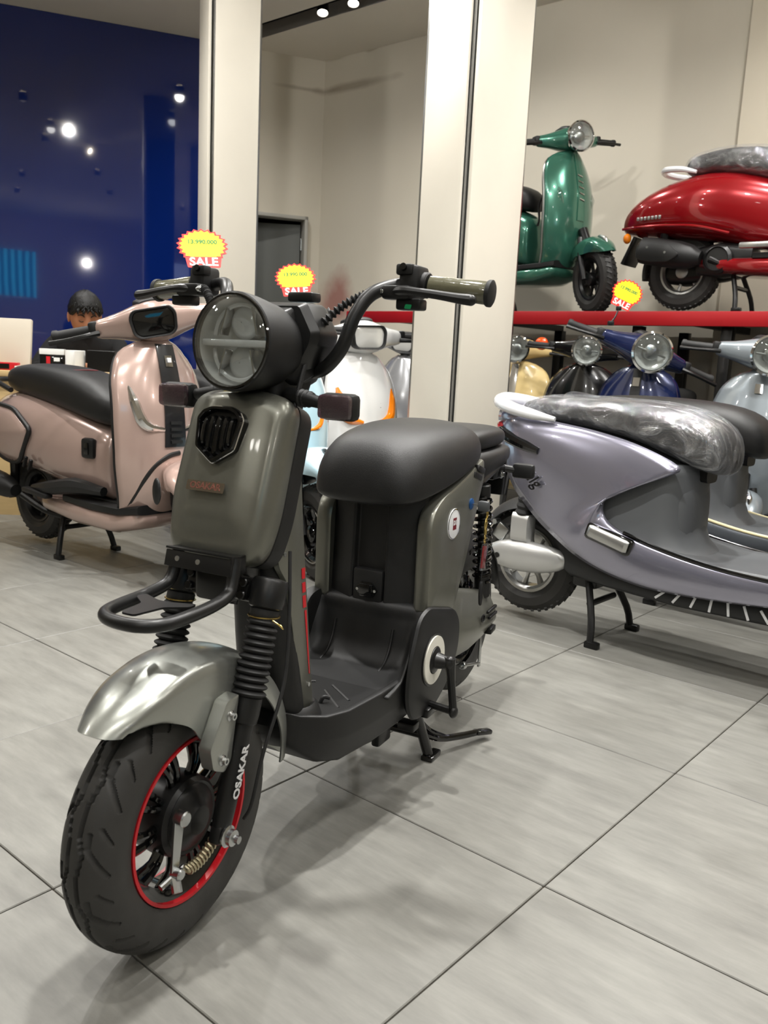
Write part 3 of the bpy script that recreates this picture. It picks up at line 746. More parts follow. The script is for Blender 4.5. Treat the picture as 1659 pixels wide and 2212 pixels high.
# --- headlight
HC_ = Vector((-.133, .004, .924)); HD = Vector((.995, -.04, .05)).normalized()
HLB = part('headlight_housing', K['plastic'], HB, lambda m: m.lathe([(.01, -.125), (.04, -.122), (.058, -.105), (.068, -.07), (.0745, -.02), (.076, .002), (.0755, .012), (.073, .014), (.069, .008), (.067, -.02)], HC_, HD, 48, caps=False))
part('headlight_rim', K['gloss'], HLB, lambda m: m.lathe([(.0735, .0135), (.0725, .0165), (.0695, .0165), (.068, .008)], HC_, HD, 48, caps=False))
part('reflector_bowl', K['reflector'], HLB, lambda m: m.lathe([(.067, .006), (.066, -.012), (.058, -.03), (.04, -.042), (.02, -.046), (.001, -.047)], HC_, HD, 40, caps=False))
HU = Vector((0, 0, 1)); HU = (HU - HD * HU.dot(HD)).normalized(); HS = HU.cross(HD)     # HS points to its left
def HP(s, u, d): return HC_ + HS * s + HU * u + HD * d
part('light_bar', M_LAMPIN, HLB, lambda m: m.box((0, 0, 0), (.126, .011, .028), bev=.003, mat=basis(HP(0, -.002, -.008), HS, HU)))
for sg in (1, -1):
    part('projector', M_LAMPIN, HLB, lambda m: m.lathe([(.026, -.02), (.027, 0), (.023, .006), (.014, .010), (.001, .011)], HP(0, sg * .031, -.022), HD, 24, caps=False))
    part('light_vane', K['chrome'], HLB, lambda m: [m.box((0, 0, 0), (.0035, .044, .02), bev=.001, mat=basis(HP(x, sg * .032, -.014), HS + HU * (x * 9), HU - HS * (x * 9))) for x in (-.03, .03)])
    part('light_ring', M_LAMPIN, HLB, lambda m: m.tube([HP(.050 * math.cos(a), sg * (.010 + .048 * math.sin(a)), -.012) for a in [PI * k / 18 for k in range(19)]], .0035, 6, 1))
part('headlight_glass', K['lens'], HLB, lambda m: m.lathe([(.0705, .012), (.069, .017), (.06, .022), (.035, .0265), (.001, .028), (.001, .025), (.035, .0235), (.06, .019), (.068, .013)], HC_, HD, 48, caps=False))
# --- dash box
def dash(m):
    m.loft([[Vector((x, y, z)) for (y, z) in rpoly([(-w, z0), (w, z0), (w * 1.0, z0 + .05), (w * .8, z1), (-w * .8, z1), (-w, z0 + .05)], .008, 3)] for x, w, z0, z1 in ((-.205, .05, .87, .975), (-.225, .064, .86, .985), (-.28, .068, .88, .995), (-.315, .066, .93, .99), (-.325, .055, .945, .98))])
part('dash_housing', K['satin'], HB, dash, sharp=30)
part('dash_cowl', K['satin'], HB, lambda m: m.loft([[Vector((x, y * k, .93 + (z - .93) * k)) for (y, z) in rpoly([(-.06, .992), (.066, .992), (.093, .945), (.088, .925), (.05, .86), (-.05, .86), (-.088, .925), (-.093, .945), (-.066, .992)][:8], .006, 3)] for x, k in ((-.222, .9), (-.236, 1.0), (-.285, 1.0), (-.30, .95))]), sharp=30)
part('column_shroud', K['plastic'], HB, lambda m: m.loft([[Vector((x + dx * k, y * k, z)) for (dx, y) in rpoly([(.06, -.05), (.06, .05), (-.05, .07), (-.05, -.07)], .02, 4)] for x, z, k in ((-.212, .60, .5), (-.222, .75, .52), (-.242, .86, .8), (-.262, .93, .9))]))
part('display_clip', K['satin'], HB, lambda m: m.box((-.3, .02, 1.005), (.03, .05, .016), bev=.004))
# --- handlebar
def hbar(m):
    for sy in (1, -1):
        m.tube([(-.285, 0, .880), (-.278, .05 * sy, .881), (-.270, .085 * sy, .892), (-.270, .114 * sy, .925), (-.280, .129 * sy, .975), (-.306, .146 * sy, 1.013), (-.345, .18 * sy, 1.031), (-.362, .22 * sy, 1.030), (-.366, .325 * sy, 1.020)], .0115, 14, 6)
part('handlebar', K['satin'], HB, hbar)
part('handlebar_clamp', K['satin'], HB, lambda m: m.box((-.262, 0, .87), (.05, .06, .04), bev=.008))
for sy in (1, -1):
    ex = 0 if sy > 0 else .03; gi, ge = Vector((-.362, (.222 + ex) * sy, 1.030)), Vector((-.367, (.326 + ex) * sy, 1.020)); gd = (ge - gi).normalized()
    part('grip', M_SMOKEG, HB, lambda m: m.lathe([(.012, 0), (.0175, .002), (.0185, .03), (.0178, .06), (.0185, .1), (.017, .1035)], gi, gd, 24))
    part('grip_end', K['rubber'], HB, lambda m: m.lathe([(.0205, .100), (.0215, .102), (.0215, .107), (.018, .109), (0, .109)], gi, gd, 24))
    sw = Vector((-.360, (.196 + ex * 1.3) * sy, 1.032))
    SWG = part('switch_pod', K['plastic'], HB, lambda m: [m.box(sw + Vector((.004, 0, .004)), (.05, .036, .052), bev=.008), m.box(sw + Vector((.022, -.006 * sy, .022)), (.022, .03, .018), bev=.004), m.cyl(sw + Vector((0, .012 * sy, 0)), sw + Vector((0, .026 * sy, -.001)), .021, 20, bev=.002)])
    part('switch_button', K['gloss'], SWG, lambda m: m.cyl(sw + Vector((.03, -.006 * sy, .024)), sw + Vector((.037, -.006 * sy, .026)), .006, 10))
    part('switch_button', K['gloss'], SWG, lambda m: m.box(sw + Vector((.026, .002 * sy, -.012)), (.008, .012, .008), bev=.002))
    lv = Vector((-.335 + ex * .6, (.155 + ex * 1.3) * sy, 1.020))
    def lever(m):
        m.box(lv + Vector((.012, .03 * sy, -.004)), (.03, .05, .022), bev=.005)
        m.tube([lv + Vector((.014, .02 * sy, -.004)), lv + Vector((.026, .045 * sy, -.002)), lv + Vector((.022, .09 * sy, -.006)), lv + Vector((.014, .135 * sy, -.012)), lv + Vector((.012, .155 * sy, -.014))], [.008, .0078, .0068, .0072, .0085, .009], 10, 5)
        m.ball(lv + Vector((.012, .156 * sy, -.0142)), .0088, 10, 8)
        m.box(lv + Vector((.004, .05 * sy, -.022)), (.028, .045, .018), bev=.004)
    part('brake_lever', K['satin'], HB, lever)
    part('cable_adjuster', K['steel'], HB, lambda m: m.lathe([(.0045, 0), (.0045, .006), (.006, .007), (.006, .013), (.0045, .014), (.004, .022)], lv + Vector((.022, .012 * sy, -.003)), (0.15, -sy, 0.05), 12))
    p0 = lv + Vector((.02, -.004 * sy, -.002))
    pts = [p0, p0 + Vector((.014, -.018 * sy, -.008)), p0 + Vector((.036, -.045 * sy, -.028)), p0 + Vector((.056, -.072 * sy, -.060)), p0 + Vector((.075, -.085 * sy, -.115))]
    SPN = cr_spline(pts[:4], 24)
    rr = []
    def wrap(m):
        L = len(SPN)
        n = 10; up = None; rings = []
        for i, p in enumerate(SPN):
            t = (SPN[min(i + 1, L - 1)] - SPN[max(0, i - 1)]).normalized()
            if up is None: up = t.orthogonal().normalized()
            up = (up - t * up.dot(t)).normalized(); sd = t.cross(up); r = .0062 + .0022 * math.sin(i * PI / 2.2)
            rings.append([p + (up * math.cos(2 * PI * j / n) + sd * math.sin(2 * PI * j / n)) * r for j in range(n)])
        m.loft(rings)
    part('cable_wrap', K['rubber'], HB, wrap)
    part('brake_cable', K['rubber'], HB, lambda m: m.tube([pts[3], pts[4], Vector((-.2, .07 * sy, .82)), Vector((-.185, .062 * sy, .72)), Vector((-.18, .05 * sy, .62))], .0042, 8, 5))
part('sticker', M_GREENST, HB, lambda m: m.plate(rpoly([(-.007, -.003), (.004, -.004), (.007, .003), (-.004, .004)], .002), (-.315, .207, .994), (0, 1, 0), (.2, 0, 1), .001))
part('front_brake_cable', K['rubber'], HB, lambda m: m.tube([(-.17, .09, .60), (-.145, .108, .5), (-.12, .118, .40), (-.075, .113, .30), (-.06, .104, .22), (-.06, .09, .19)], .003, 8, 6))
# --- indicators
for sy in (1, -1):
    IX = Vector((-.19, .155 * sy, .833))
    IB = part('indicator', K['plastic'], HB, lambda m: [m.tube([(-.215, .05 * sy, .845), (-.205, .085 * sy, .842), (-.198, .125 * sy, .836)], [.013, .0115, .009], 12, 3), m.box(IX + Vector((-.006, .002 * sy, 0)), (.028, .062, .042), bev=.009)])
    part('indicator_boot', K['rubber'], IB, lambda m: m.lathe([(.0125, 0), (.0145, .004), (.0125, .008), (.0145, .012), (.0125, .016), (.0135, .02), (.011, .026)], (-.208, .075 * sy, .8425), (0.06, sy, -.1), 16))
    part('indicator_lens', K['smoke'], IB, lambda m: m.box(IX + Vector((.011, .002 * sy, 0)), (.016, .058, .038), bev=.007))
    part('indicator_reflector', K['reflector'], IB, lambda m: m.box(IX + Vector((.0045, .002 * sy, 0)), (.003, .05, .032), bev=.001))
# --- footboard and underbody
def fboard(m):
    st = []
    secs = [(-.228, .245, .292, .05), (-.245, .222, .284, .075), (-.285, .188, .276, .105), (-.34, .172, .271, .120), (-.45, .166, .269, .130), (-.56, .164, .270, .134), (-.62, .164, .270, .132), (-.70, .164, .270, .125)]
    rings = []
    for (x, zb, zt, hw) in secs:
        o = rpoly([(-hw * .86, zb), (hw * .86, zb), (hw, zb + (zt - zb) * .55), (hw, zt + .004), (hw - .012, zt + .006), (hw - .022, zt - .004), (-hw + .022, zt - .004), (-hw + .012, zt + .006), (-hw, zt + .004), (-hw, zb + (zt - zb) * .55)], [.012, .012, .004, .004, .005, .006, .006, .005, .004, .004], 3)
        rings.append([Vector((x, y, z)) for (y, z) in o])
    m.loft(rings)
FB = part('footboard', K['plastic'], HB, fboard, sharp=50)
# ramp: floor curving up into the battery box
def ramp(m):
    def fn(u, v):
        prof = [(-.50, .270), (-.535, .272), (-.562, .285), (-.578, .315), (-.588, .352), (-.592, .385), (-.592, .41), (-.588, .43)]
        prof = [(-.47, .2675), (-.53, .268), (-.572, .277), (-.598, .302), (-.610, .335), (-.617, .365), (-.622, .39), (-.64, .415)]
        prof = [(-.46, .258), (-.53, .2665), (-.572, .276), (-.598, .302), (-.610, .335), (-.616, .365), (-.620, .395), (-.66, .405)]
        sp_ = cr_spline([(p[0], 0, p[1]) for p in prof], 6); q_ = sp_[min(len(sp_) - 1, int(round(u * (len(sp_) - 1))))]; x, z = q_.x, q_.z
        y = (v - .5) * 2 * .140; a = abs(v - .5) * 2; q = max(0, (a - .72) / .28)
        x += .062 * q ** 2 * math.sin(PI * min(1, u * 1.15)) - .036 * min(1, max(0, (abs(y) - .04) / .075)) * u ** 3
        return Vector((x, y, z + .001))
    m.surf(fn, 42, 24, th=.004)
part('floor_ramp', K['plastic'], HB, ramp, sharp=0)
for y, pp in ((.07, 1), (-.07, -1)):
    part('ramp_rib', K['plastic'], HB, lambda m: m.tube([(-.55, y, .2725), (-.577, y, .284), (-.599, y, .312), (-.611, y, .348)], .0032, 6, 5))
    part('drain_hole', K['dark'], HB, lambda m: m.lathe([(.011, 0), (.011, .001), (0, .001)], (-.455 - .07 * 1, y * 1.05, .2672), (0, 0, 1), 16)) if False else part('drain_hole', K['dark'], HB, lambda m: m.lathe([(.010, 0), (.010, .0012), (0.001, .0012)], (-.525, y * 1.17, .2672), (0, 0, 1), 16))
for pts in ([(-.42, .02, .2645), (-.36, .085, .2645)], [(-.42, -.02, .2645), (-.36, -.085, .2645)], [(-.45, -.02, .2645), (-.40, -.085, .2645)], [(-.45, .02, .2645), (-.40, .085, .2645)]):
    part('floor_rib', K['plastic'], HB, lambda m: m.tube(pts, .0035, 6, 1))
part('wire_stub', K['rubber'], HB, lambda m: m.tube([(-.36, .045, .266), (-.363, .05, .278), (-.372, .058, .275)], .004, 8, 4))
def lip(m):
    rings = []
    for k in range(25):
        a = R_(-128 + 256 * k / 24); c = Vector((-.285 + .050 * math.cos(a) * 1.1, .070 * math.sin(a), .268))
        n = Vector((math.cos(a), math.sin(a), 0)); rings.append([c + n * dx + Vector((0, 0, dz)) for dx, dz in ((-.006, 0), (-.006, .022), (0, .026), (.007, .02), (.014, 0))])
    m.loft(rings)
part('floor_lip', K['plastic'], HB, lip)
# --- battery box (front panel) and side covers
def bbox(m):
    rings = []
    for (z, xf, xb, hw) in ((.36, -.612, -.80, .120), (.40, -.617, -.82, .117), (.55, -.620, -.86, .113), (.60, -.621, -.88, .112), (.64, -.625, -.90, .110)):
        o = rpoly([(xb, -hw), (xf - .034, -hw), (xf, -hw * .34), (xf - .016, -hw * .29), (xf - .016, hw * .29), (xf, hw * .34), (xf - .034, hw), (xb, hw)], [.01, .02, .006, .004, .004, .006, .02, .01], 3)
        rings.append([Vector((x, y, z)) for (x, y) in o])
    m.loft(rings)
part('battery_box', K['plastic'], HB, bbox, sharp=40)
part('box_sill', K['plastic'], HB, lambda m: m.box((-.628, 0, .430), (.022, .072, .075), bev=.006))
SK = part('charge_socket', K['gloss'], HB, lambda m: [m.plate(rpoly([(-.027, 0), (-.014, .017), (.014, .017), (.027, 0), (.014, -.017), (-.014, -.017)], .004), (-.617, 0, .423), (0, 1, 0), (0, 0, 1), .004, bev=.001, n=(1, 0, 0)), m.box((-.613, 0, .424), (.012, .034, .026), bev=.004)])
for sy in (1, -1): part('socket_screw', K['steel'], SK, lambda m: m.cyl((-.613, .021 * sy, .423), (-.611, .021 * sy, .423), .0032, 10))
for sy in (1, -1):
    SO = rpoly([(-.628, .388), (-.74, .366), (-.778, .366), (-.835, .47), (-.895, .60), (-.925, .66), (-.915, .695), (-.78, .655), (-.69, .632), (-.640, .606), (-.626, .57)], [.008, .012, .008, .03, .03, .012, .01, .03, .03, .03, .02], 5)
    def side(m):
        rings = []
        cx = sum(p[0] for p in SO) / len(SO); cz = sum(p[1] for p in SO) / len(SO)
        for s_, y in ((.96, .104), (1.0, .112), (1.0, .132), (.985, .1375), (.94, .1405), (.6, .142), (.1, .142)):
            rings.append([Vector((cx + (x - cx) * s_, y * sy - (.0), cz + (z - cz) * s_)) for (x, z) in SO])
        m.loft(rings)
    SD = part('side_cover', M_GREY, HB, side, sharp=40)
    part('badge', M_STICK, SD, lambda m: m.lathe([(.034, 0), (.034, .0016), (.031, .0024), (.001, .0025)], (-.735, .1422 * sy, .567), (0, sy, 0), 32))
    part('badge_rim', K['chrome'], SD, lambda m: m.lathe([(.0315, .003), (.0315, .003), (.0335, .003), (.0335, .0016)], (-.735, .1422 * sy, .567), (0, sy, 0), 32, closed=True))
    part('badge_print', M_MAROON, SD, lambda m: m.box((-.737, .1447 * sy, .567), (.019, .0008, .026)))
    tb = text_mb('D1', .014, .0003, bold=.0006); tb.xf(basis((-.737, .1453 * sy, .569), (-sy, 0, 0), (0, 0, 1))); tb.build('badge_letters', M_STICK, SD, flat=True)
# --- seats
def seat1(m):
    m.hull([(-.556, .632, .655, .05, 2.6, .3), (-.560, .620, .690, .086, 2.6, .22), (-.572, .614, .722, .108, 2.5, .2), (-.594, .614, .748, .122, 2.5, .18), (-.63, .620, .766, .132, 2.6, .18), (-.70, .632, .777, .140, 2.7, .18), (-.78, .650, .781, .144, 2.7, .18),
            (-.86, .670, .781, .142, 2.7, .18), (-.915, .686, .777, .132, 2.6, .2), (-.938, .70, .770, .115, 2.5, .3), (-.948, .715, .755, .08, 2.4)], 40)
part('front_seat', K['seat'], HB, seat1, sharp=0, sub=1)
part('seat_base', K['gloss'], HB, lambda m: m.hull([(-.59, .618, .635, .085, 4), (-.64, .622, .64, .108, 4), (-.78, .645, .668, .122, 4), (-.90, .68, .71, .115, 4)], 24))
def seat2(m):
    m.hull([(-.945, .70, .735, .07, 2.4), (-.96, .69, .752, .095, 2.8), (-1.02, .692, .757, .104, 3.2), (-1.12, .697, .758, .104, 3.2), (-1.18, .70, .756, .098, 3.0), (-1.212, .705, .75, .08, 2.7), (-1.222, .715, .74, .05, 2.2)], 36)
part('rear_seat', K['seat'], HB, seat2, sharp=0, sub=1)
part('tail_body', K['plastic'], HB, lambda m: m.hull([(-.90, .60, .70, .09, 4), (-1.0, .625, .704, .115, 4), (-1.12, .645, .706, .118, 4), (-1.2, .66, .708, .105, 4), (-1.24, .675, .705, .08, 3)], 28))
part('seat_latch', K['satin'], HB, lambda m: [m.box((-.885, .140, .672), (.045, .012, .014), bev=.003, rot=(0, -R_(16), 0)), m.box((-.87, .136, .658), (.05, .016, .012), bev=.002, rot=(0, -R_(16), 0))])
# --- crank cover, chainring, crank
def ccover(m):
    m.plate(rpoly([(-.535, .30), (-.575, .395), (-.62, .408), (-.765, .372), (-.80, .335), (-.798, .265), (-.74, .20), (-.66, .165), (-.56, .175), (-.53, .23)], [.04, .03, .02, .02, .03, .04, .04, .04, .03, .04], 6), (0, .133, 0), (1, 0, 0), (0, 0, 1), .018, bev=.009, n=(0, 1, 0))
part('crank_cover', K['plastic'], HB, ccover)
part('crank_cover_far', K['plastic'], HB, lambda m: m.plate(rpoly([(-.535, .30), (-.575, .395), (-.62, .408), (-.765, .372), (-.80, .335), (-.798, .265), (-.74, .20), (-.66, .165), (-.56, .175), (-.53, .23)], .03, 5), (0, -.15, 0), (1, 0, 0), (0, 0, 1), .032, bev=.008, n=(0, 1, 0)))
CC = Vector((-.645, .15, .288))
CR = part('chainring_cap', mat('white_cap', (225, 222, 210), .35), HB, lambda m: m.lathe([(.001, .0), (.05, 0), (.052, .002), (.052, .006), (.03, .0065), (.029, .004)], CC, (0, 1, 0), 40))
part('chainring_recess', K['satin'], CR, lambda m: m.lathe([(.057, -.001), (.057, .003), (.0525, .003), (.0525, -.001)], CC, (0, 1, 0), 40, closed=True))
part('crank_hub', K['satin'], CR, lambda m: m.lathe([(.029, .003), (.028, .008), (.018, .012), (.014, .03), (.012, .042), (0, .042)], CC, (0, 1, 0), 24))
def crank(m):
    a = CC + Vector((0, .04, 0)); b = CC + Vector((.0, .055, -.105))
    m.tube([a + Vector((0, 0, .012)), a, a.lerp(b, .4), b], [.013, .0125, .0085, .0085], 10, 3)
    m.ball(a, (.015, .012, .016), 12, 8); m.ball(b, (.013, .01, .014), 12, 8)
CKA = part('crank_arm', K['satin'], HB, crank)
part('pedal_axle', K['dark'], CKA, lambda m: [m.cyl(CC + Vector((.0, .0, -.1)), CC + Vector((.0, .06, -.105)), .008, 10), m.box(CC + Vector((.01, .0, -.112)), (.04, .02, .02), bev=.004), m.box(CC + Vector((.04, -.03, -.14)), (.03, .04, .018), bev=.004)])
part('far_crank_arm', K['satin'], HB, lambda m: m.tube([(-.63, -.16, .285), (-.63, -.195, .29), (-.63, -.2, .4)], .009, 8, 3))
# --- rear: cover, swing arm, shock, wheel, fender
RA = Vector((-1.138, 0, .238))
RWH = wheel(HB, RA, .205, .0456, .129, True, 10, K['gloss'], None, .075, 'rear_wheel', 240)
def rcover(m):
    rings = []
    for (x, z0, z1, y1, k) in ((-.745, .225, .40, .105, 1), (-.78, .215, .405, .128, 1), (-.88, .205, .385, .138, 1), (-.98, .198, .362, .137, 1), (-1.08, .198, .338, .131, 1), (-1.14, .203, .32, .122, 1), (-1.175, .225, .30, .108, 1)):
        o = rpoly([(.06, z0 + .01), (y1 - .035, z0), (y1, z0 + (z1 - z0) * .38), (y1 - .006, z0 + (z1 - z0) * .6), (y1 - .03, z1), (.06, z1 - .005)], [.005, .012, .03, .03, .012, .005], 4)
        rings.append([Vector((x, y, z)) for (y, z) in o])
    m.loft(rings)
RC = part('rear_cover', M_GREY, HB, rcover, sharp=45)
part('cover_bolt', K['satin'], RC, lambda m: m.lathe([(.011, 0), (.011, .002), (.008, .003), (.007, -.002), (.001, -.002)], (-.985, .137, .29), (0.02, 1, 0), 16))
part('cover_vent', K['dark'], RC, lambda m: [m.box((-1.06 - k * .01, .133, .295 - k * .018), (.075 - k * .008, .008, .008), bev=.002, rot=(0, 0, R_(4))) for k in range(2)] + [m.box((-1.09, .122, .232), (.05, .02, .016), bev=.003, rot=(0, 0, R_(6)))])
part('swing_arm', K['dark'], HB, lambda m: [m.tube([(-.74, sy * .07, .26), (-.95, sy * .075, .24), (-1.138, sy * .075, .238)], .02, 10, 4) for sy in (1, -1)] + [m.cyl((-1.138, -.1, .238), (-1.138, .1, .238), .009, 12)])
for sy in (1, -1): part('rear_axle_nut', K['steel'], HB, lambda m: m.lathe([(.015, 0), (.015, .004), (.012, .006), (.012, .014), (.006, .016)], (-1.138, sy * .09, .238), (0, sy, 0), 12))
for sy in (1, -1):
    s0, s1 = Vector((-1.075, .098 * sy, .33)), Vector((-1.045, .092 * sy, .61))
    part('shock_absorber', K['satin'], HB, lambda m: [m.cyl(s0, s1, .012, 12), m.cyl(s0 - (s1 - s0) * .04, s0 + (s1 - s0) * .2, .02, 14, bev=.003), m.cyl(s1 - (s1 - s0) * .1, s1 + (s1 - s0) * .02, .02, 14, bev=.003)])
    def coil(m):
        x, y, z = frame_of(s1 - s0); pts = []
        for i in range(12 * 12 + 1):
            t = i / 144; a = t * 12 * 2 * PI; pts.append(s0.lerp(s1, .12 + .8 * t) + (x * math.cos(a) + y * math.sin(a)) * .022)
        m.tube(pts, .0042, 6, 1)
    part('shock_spring', K['gloss'], HB, coil)
    RX = Vector((-1.235, .135 * sy, .635))
    part('rear_indicator', K['plastic'], HB, lambda m: [m.tube([(-1.2, .06 * sy, .645), RX + Vector((0, -.02 * sy, 0))], .01, 10, 1), m.box(RX, (.026, .06, .04), bev=.009)])
    part('stay', K['dark'], HB, lambda m: m.tube([(-.90, .085 * sy, .58), (-1.02, .09 * sy, .62), (-1.18, .085 * sy, .655)], .011, 8, 4))
part('stay_bolt', K['steel'], HB, lambda m: m.lathe([(.011, 0), (.011, .003), (.007, .004), (.006, .009), (.001, .009)], (-1.16, .098, .63), (0, 1, 0), 12))
part('tail_bracket', K['dark'], HB, lambda m: [m.box((-1.16, .07, .635), (.09, .05, .035), bev=.006), m.box((-1.23, .0, .615), (.012, .17, .10), bev=.003, rot=(0, R_(-12), 0))])
def rfender(m):
    def fn(u, v):
        ang = R_(20 + 150 * u); y = (v - .5) * 2; r = .235 - .03 * abs(y) ** 3
        return RA + Vector((r * math.cos(ang), .055 * math.copysign(abs(y) ** .9, y), r * math.sin(ang)))
    m.surf(fn, 30, 12, th=.003)
part('rear_fender', K['plastic'], HB, rfender, sharp=50)
part('tail_lamp', K['redlens'], HB, lambda m: m.box((-1.247, 0, .675), (.016, .1, .03), bev=.006))
part('inner_frame', K['dark'], HB, lambda m: [m.tube([(-.72, sy * .06, .3), (-.8, sy * .065, .5), (-.92, sy * .07, .62)], .016, 10, 4) for sy in (1, -1)] + [m.box((-.84, 0, .46), (.16, .15, .24), bev=.02)])
part('rear_brake_rod', K['steel'], HB, lambda m: [m.box((-1.10, .095, .165), (.012, .006, .09), bev=.002), m.cyl((-1.10, .095, .13), (-.97, .09, .16), .004, 8), m.cyl((-1.0, .09, .153), (-.985, .09, .157), .01, 10, bev=.002)])
# key in the side lock
KY = part('ignition_lock', mat('blue_lock', (40, 90, 150), .4, .5), HB, lambda m: m.lathe([(.013, 0), (.013, .002), (.009, .004), (.001, .004)], (-.836, .142, .598), (0, 1, 0), 18))
# --- centre stand
def stand(m):
    for sy in (1, -1):
        m.tube([(-.715, .075 * sy, .165), (-.74, .085 * sy, .10), (-.762, .105 * sy, .012)], .0125, 12, 3)
        m.box((-.772, .108 * sy, .008), (.055, .03, .014), bev=.004)
    m.cyl((-.715, -.085, .165), (-.715, .085, .165), .014, 12)
    m.cyl((-.748, -.09, .065), (-.748, .09, .065), .011, 12)
    m.tube([(-.748, .09, .068), (-.80, .115, .040), (-.86, .145, .030), (-.915, .172, .026)], [.009, .0085, .0085, .008], 10, 4)
    m.tube([(-.738, .085, .105), (-.775, .10, .066), (-.82, .122, .038)], .006, 8, 4)
    m.box((-.925, .178, .024), (.05, .022, .012), bev=.004, rot=(0, R_(-8), R_(-28)))
part('centre_stand', K['gloss'], HB, stand)
part('motor_block', K['dark'], HB, lambda m: [m.box((-.66, 0, .215), (.2, .16, .09), bev=.02), m.box((-.60, .06, .12), (.06, .02, .05), bev=.006)])

# key with tag hanging from the lock (a thing of its own)
KT = thing('key_ring', 'ignition key with clear red photo tag hanging on the grey bike', 'keys', HB.matrix_basis @ Vector((-.836, .1465, .598)), R_(243.6))
part('key_blade', K['steel'], KT, lambda m: m.box((0, .008, 0), (.007, .016, .0022)))
part('key_head', mat('grey_rubber', (70, 72, 74), .5), KT, lambda m: m.box((0, .026, -.002), (.017, .026, .024), bev=.005))
def clasp(m):
    m.tube([(0, .034, -.006), (.004, .036, -.02), (0, .034, -.03), (-.004, .036, -.02)], .0017, 6, 5, closed=True)
    m.tube([(0, .034, -.028), (.006, .034, -.042), (.002, .034, -.054), (-.006, .034, -.042)], .0018, 6, 5, closed=True)
    m.cyl((0, .034, -.054), (0, .034, -.066), .0035, 8)
    for k in range(3): m.tube([(0.004 * math.cos(a), .034 + (.003 * math.sin(a) if k % 2 else 0), -.07 - k * .006 + .004 * math.sin(a)) for a in [PI / 5 * j for j in range(10)]], .0011, 5, 1, closed=True)
part('clasp', K['gold'], KT, clasp)
part('tag_case', K['clear'], KT, lambda m: m.box((-.001, .034, -.118), (.028, .008, .062), bev=.003, rot=(0, R_(-8), 0)))
part('tag_photo', mat('red_photo', (140, 28, 34), .4, noise=.6, nscale=60), KT, lambda m: m.box((-.001, .034, -.118), (.021, .003, .05), rot=(0, R_(-8), 0)))
part('tag_cord', K['rubber'], KT, lambda m: [m.tube([(0.003, .034, -.15), (.006, .034, -.165), (0.004, .034, -.176)], .0013, 6, 4), m.tube([(0.004, .034, -.176), (.008, .034, -.2), (.002, .034, -.228), (-.003, .034, -.2)], .0036, 8, 5, closed=True)])

# ================================================================ SCOOTERS (shared builders)
# local frame: x forward, y left, z up; origin on the floor under the rear axle
def sw_wheel(parent, c, R=.2, hw=.048, rim=None, name='rear_wheel', nsp=6, mtx=None, rr=.60, sub=True):
    ty = MB()
    ty.lathe([(R - 2 * hw + .016, -hw * .72), (R - hw * 1.2, -hw), (R - hw * .55, -hw * .93), (R - hw * .12, -hw * .55), (R, 0), (R - hw * .12, hw * .55), (R - hw * .55, hw * .93), (R - hw * 1.2, hw), (R - 2 * hw + .016, hw * .72), (R - 2 * hw, 0)], c, (0, 1, 0), 56, closed=True)
    n = 40
    for k in range(n):
        a = 2 * PI * k / n
        for s in (-1, 1):
            aa = a + (PI / n if s > 0 else 0)
            ty.box((0, 0, 0), (.006, hw * .62, .010), bev=0, mat=Matrix.Translation(Vector(c)) @ Matrix.Rotation(-aa, 4, 'Y') @ Matrix.Translation((R - .0035, s * hw * .40, 0)) @ Matrix.Rotation(s * R_(28), 4, 'X') @ Matrix.Rotation(s * R_(18), 4, 'Z'))
    if mtx is not None: ty.xf(mtx)
    t = ty.build(name, K['tyre'], parent)
    rb = R - 2 * hw + .012
    def P_(nm, m_, fn):
        q = MB(); fn(q)
        if mtx is not None: q.xf(mtx)
        return q.build(nm, m_, t)
    P_('rim', rim, lambda m: m.lathe([(rb + .006, -hw * .72), (rb + .004, -hw * .8), (rb - .006, -hw * .76), (rb - .016, -hw * .5), (rb - .018, hw * .5), (rb - .006, hw * .76), (rb + .004, hw * .8), (rb + .006, hw * .72), (rb - .008, hw * .4), (rb - .008, -hw * .4)], c, (0, 1, 0), 40, closed=True))
    for k in range(nsp):
        a = 2 * PI * k / nsp + .3; d = Vector((math.cos(a), 0, math.sin(a)))
        P_('spoke', rim, lambda m: m.tube([Vector(c) + d * .03, Vector(c) + d * (rb * .6) + Vector((0, .004, 0)), Vector(c) + d * (rb - .012)], [.014, .009, .013], 8, 2))
    P_('hub', rim, lambda m: m.lathe([(.018, -hw * .95), (.034, -hw * .8), (.040, -hw * .4), (.040, hw * .4), (.034, hw * .8), (.018, hw * .95)], c, (0, 1, 0), 24))
    return t
def steer_mtx(head, rake, phi):
    ax = Vector((-math.sin(rake), 0, math.cos(rake)))
    return Matrix.Translation(head) @ Matrix.Rotation(phi, 4, ax) @ Matrix.Translation(-Vector(head))
def rail(m, A, B, n=14, bulge=0.0, th=.006, k=5, sign=1, e=1.0):
    """panel between two rails A and B (same count), bowed outwards along y"""
    a = cr_spline(A, k); b = cr_spline(B, k); N = len(a) - 1
    def fn(u, v):
        i = int(round(u * N)); p = a[i].lerp(b[i], v); q = math.sin(PI * v) ** e
        p.y += sign * bulge * q * (1 if not callable(bulge) else 1)
        return p
    m.surf(fn, N, n, th=th * -sign if False else th)
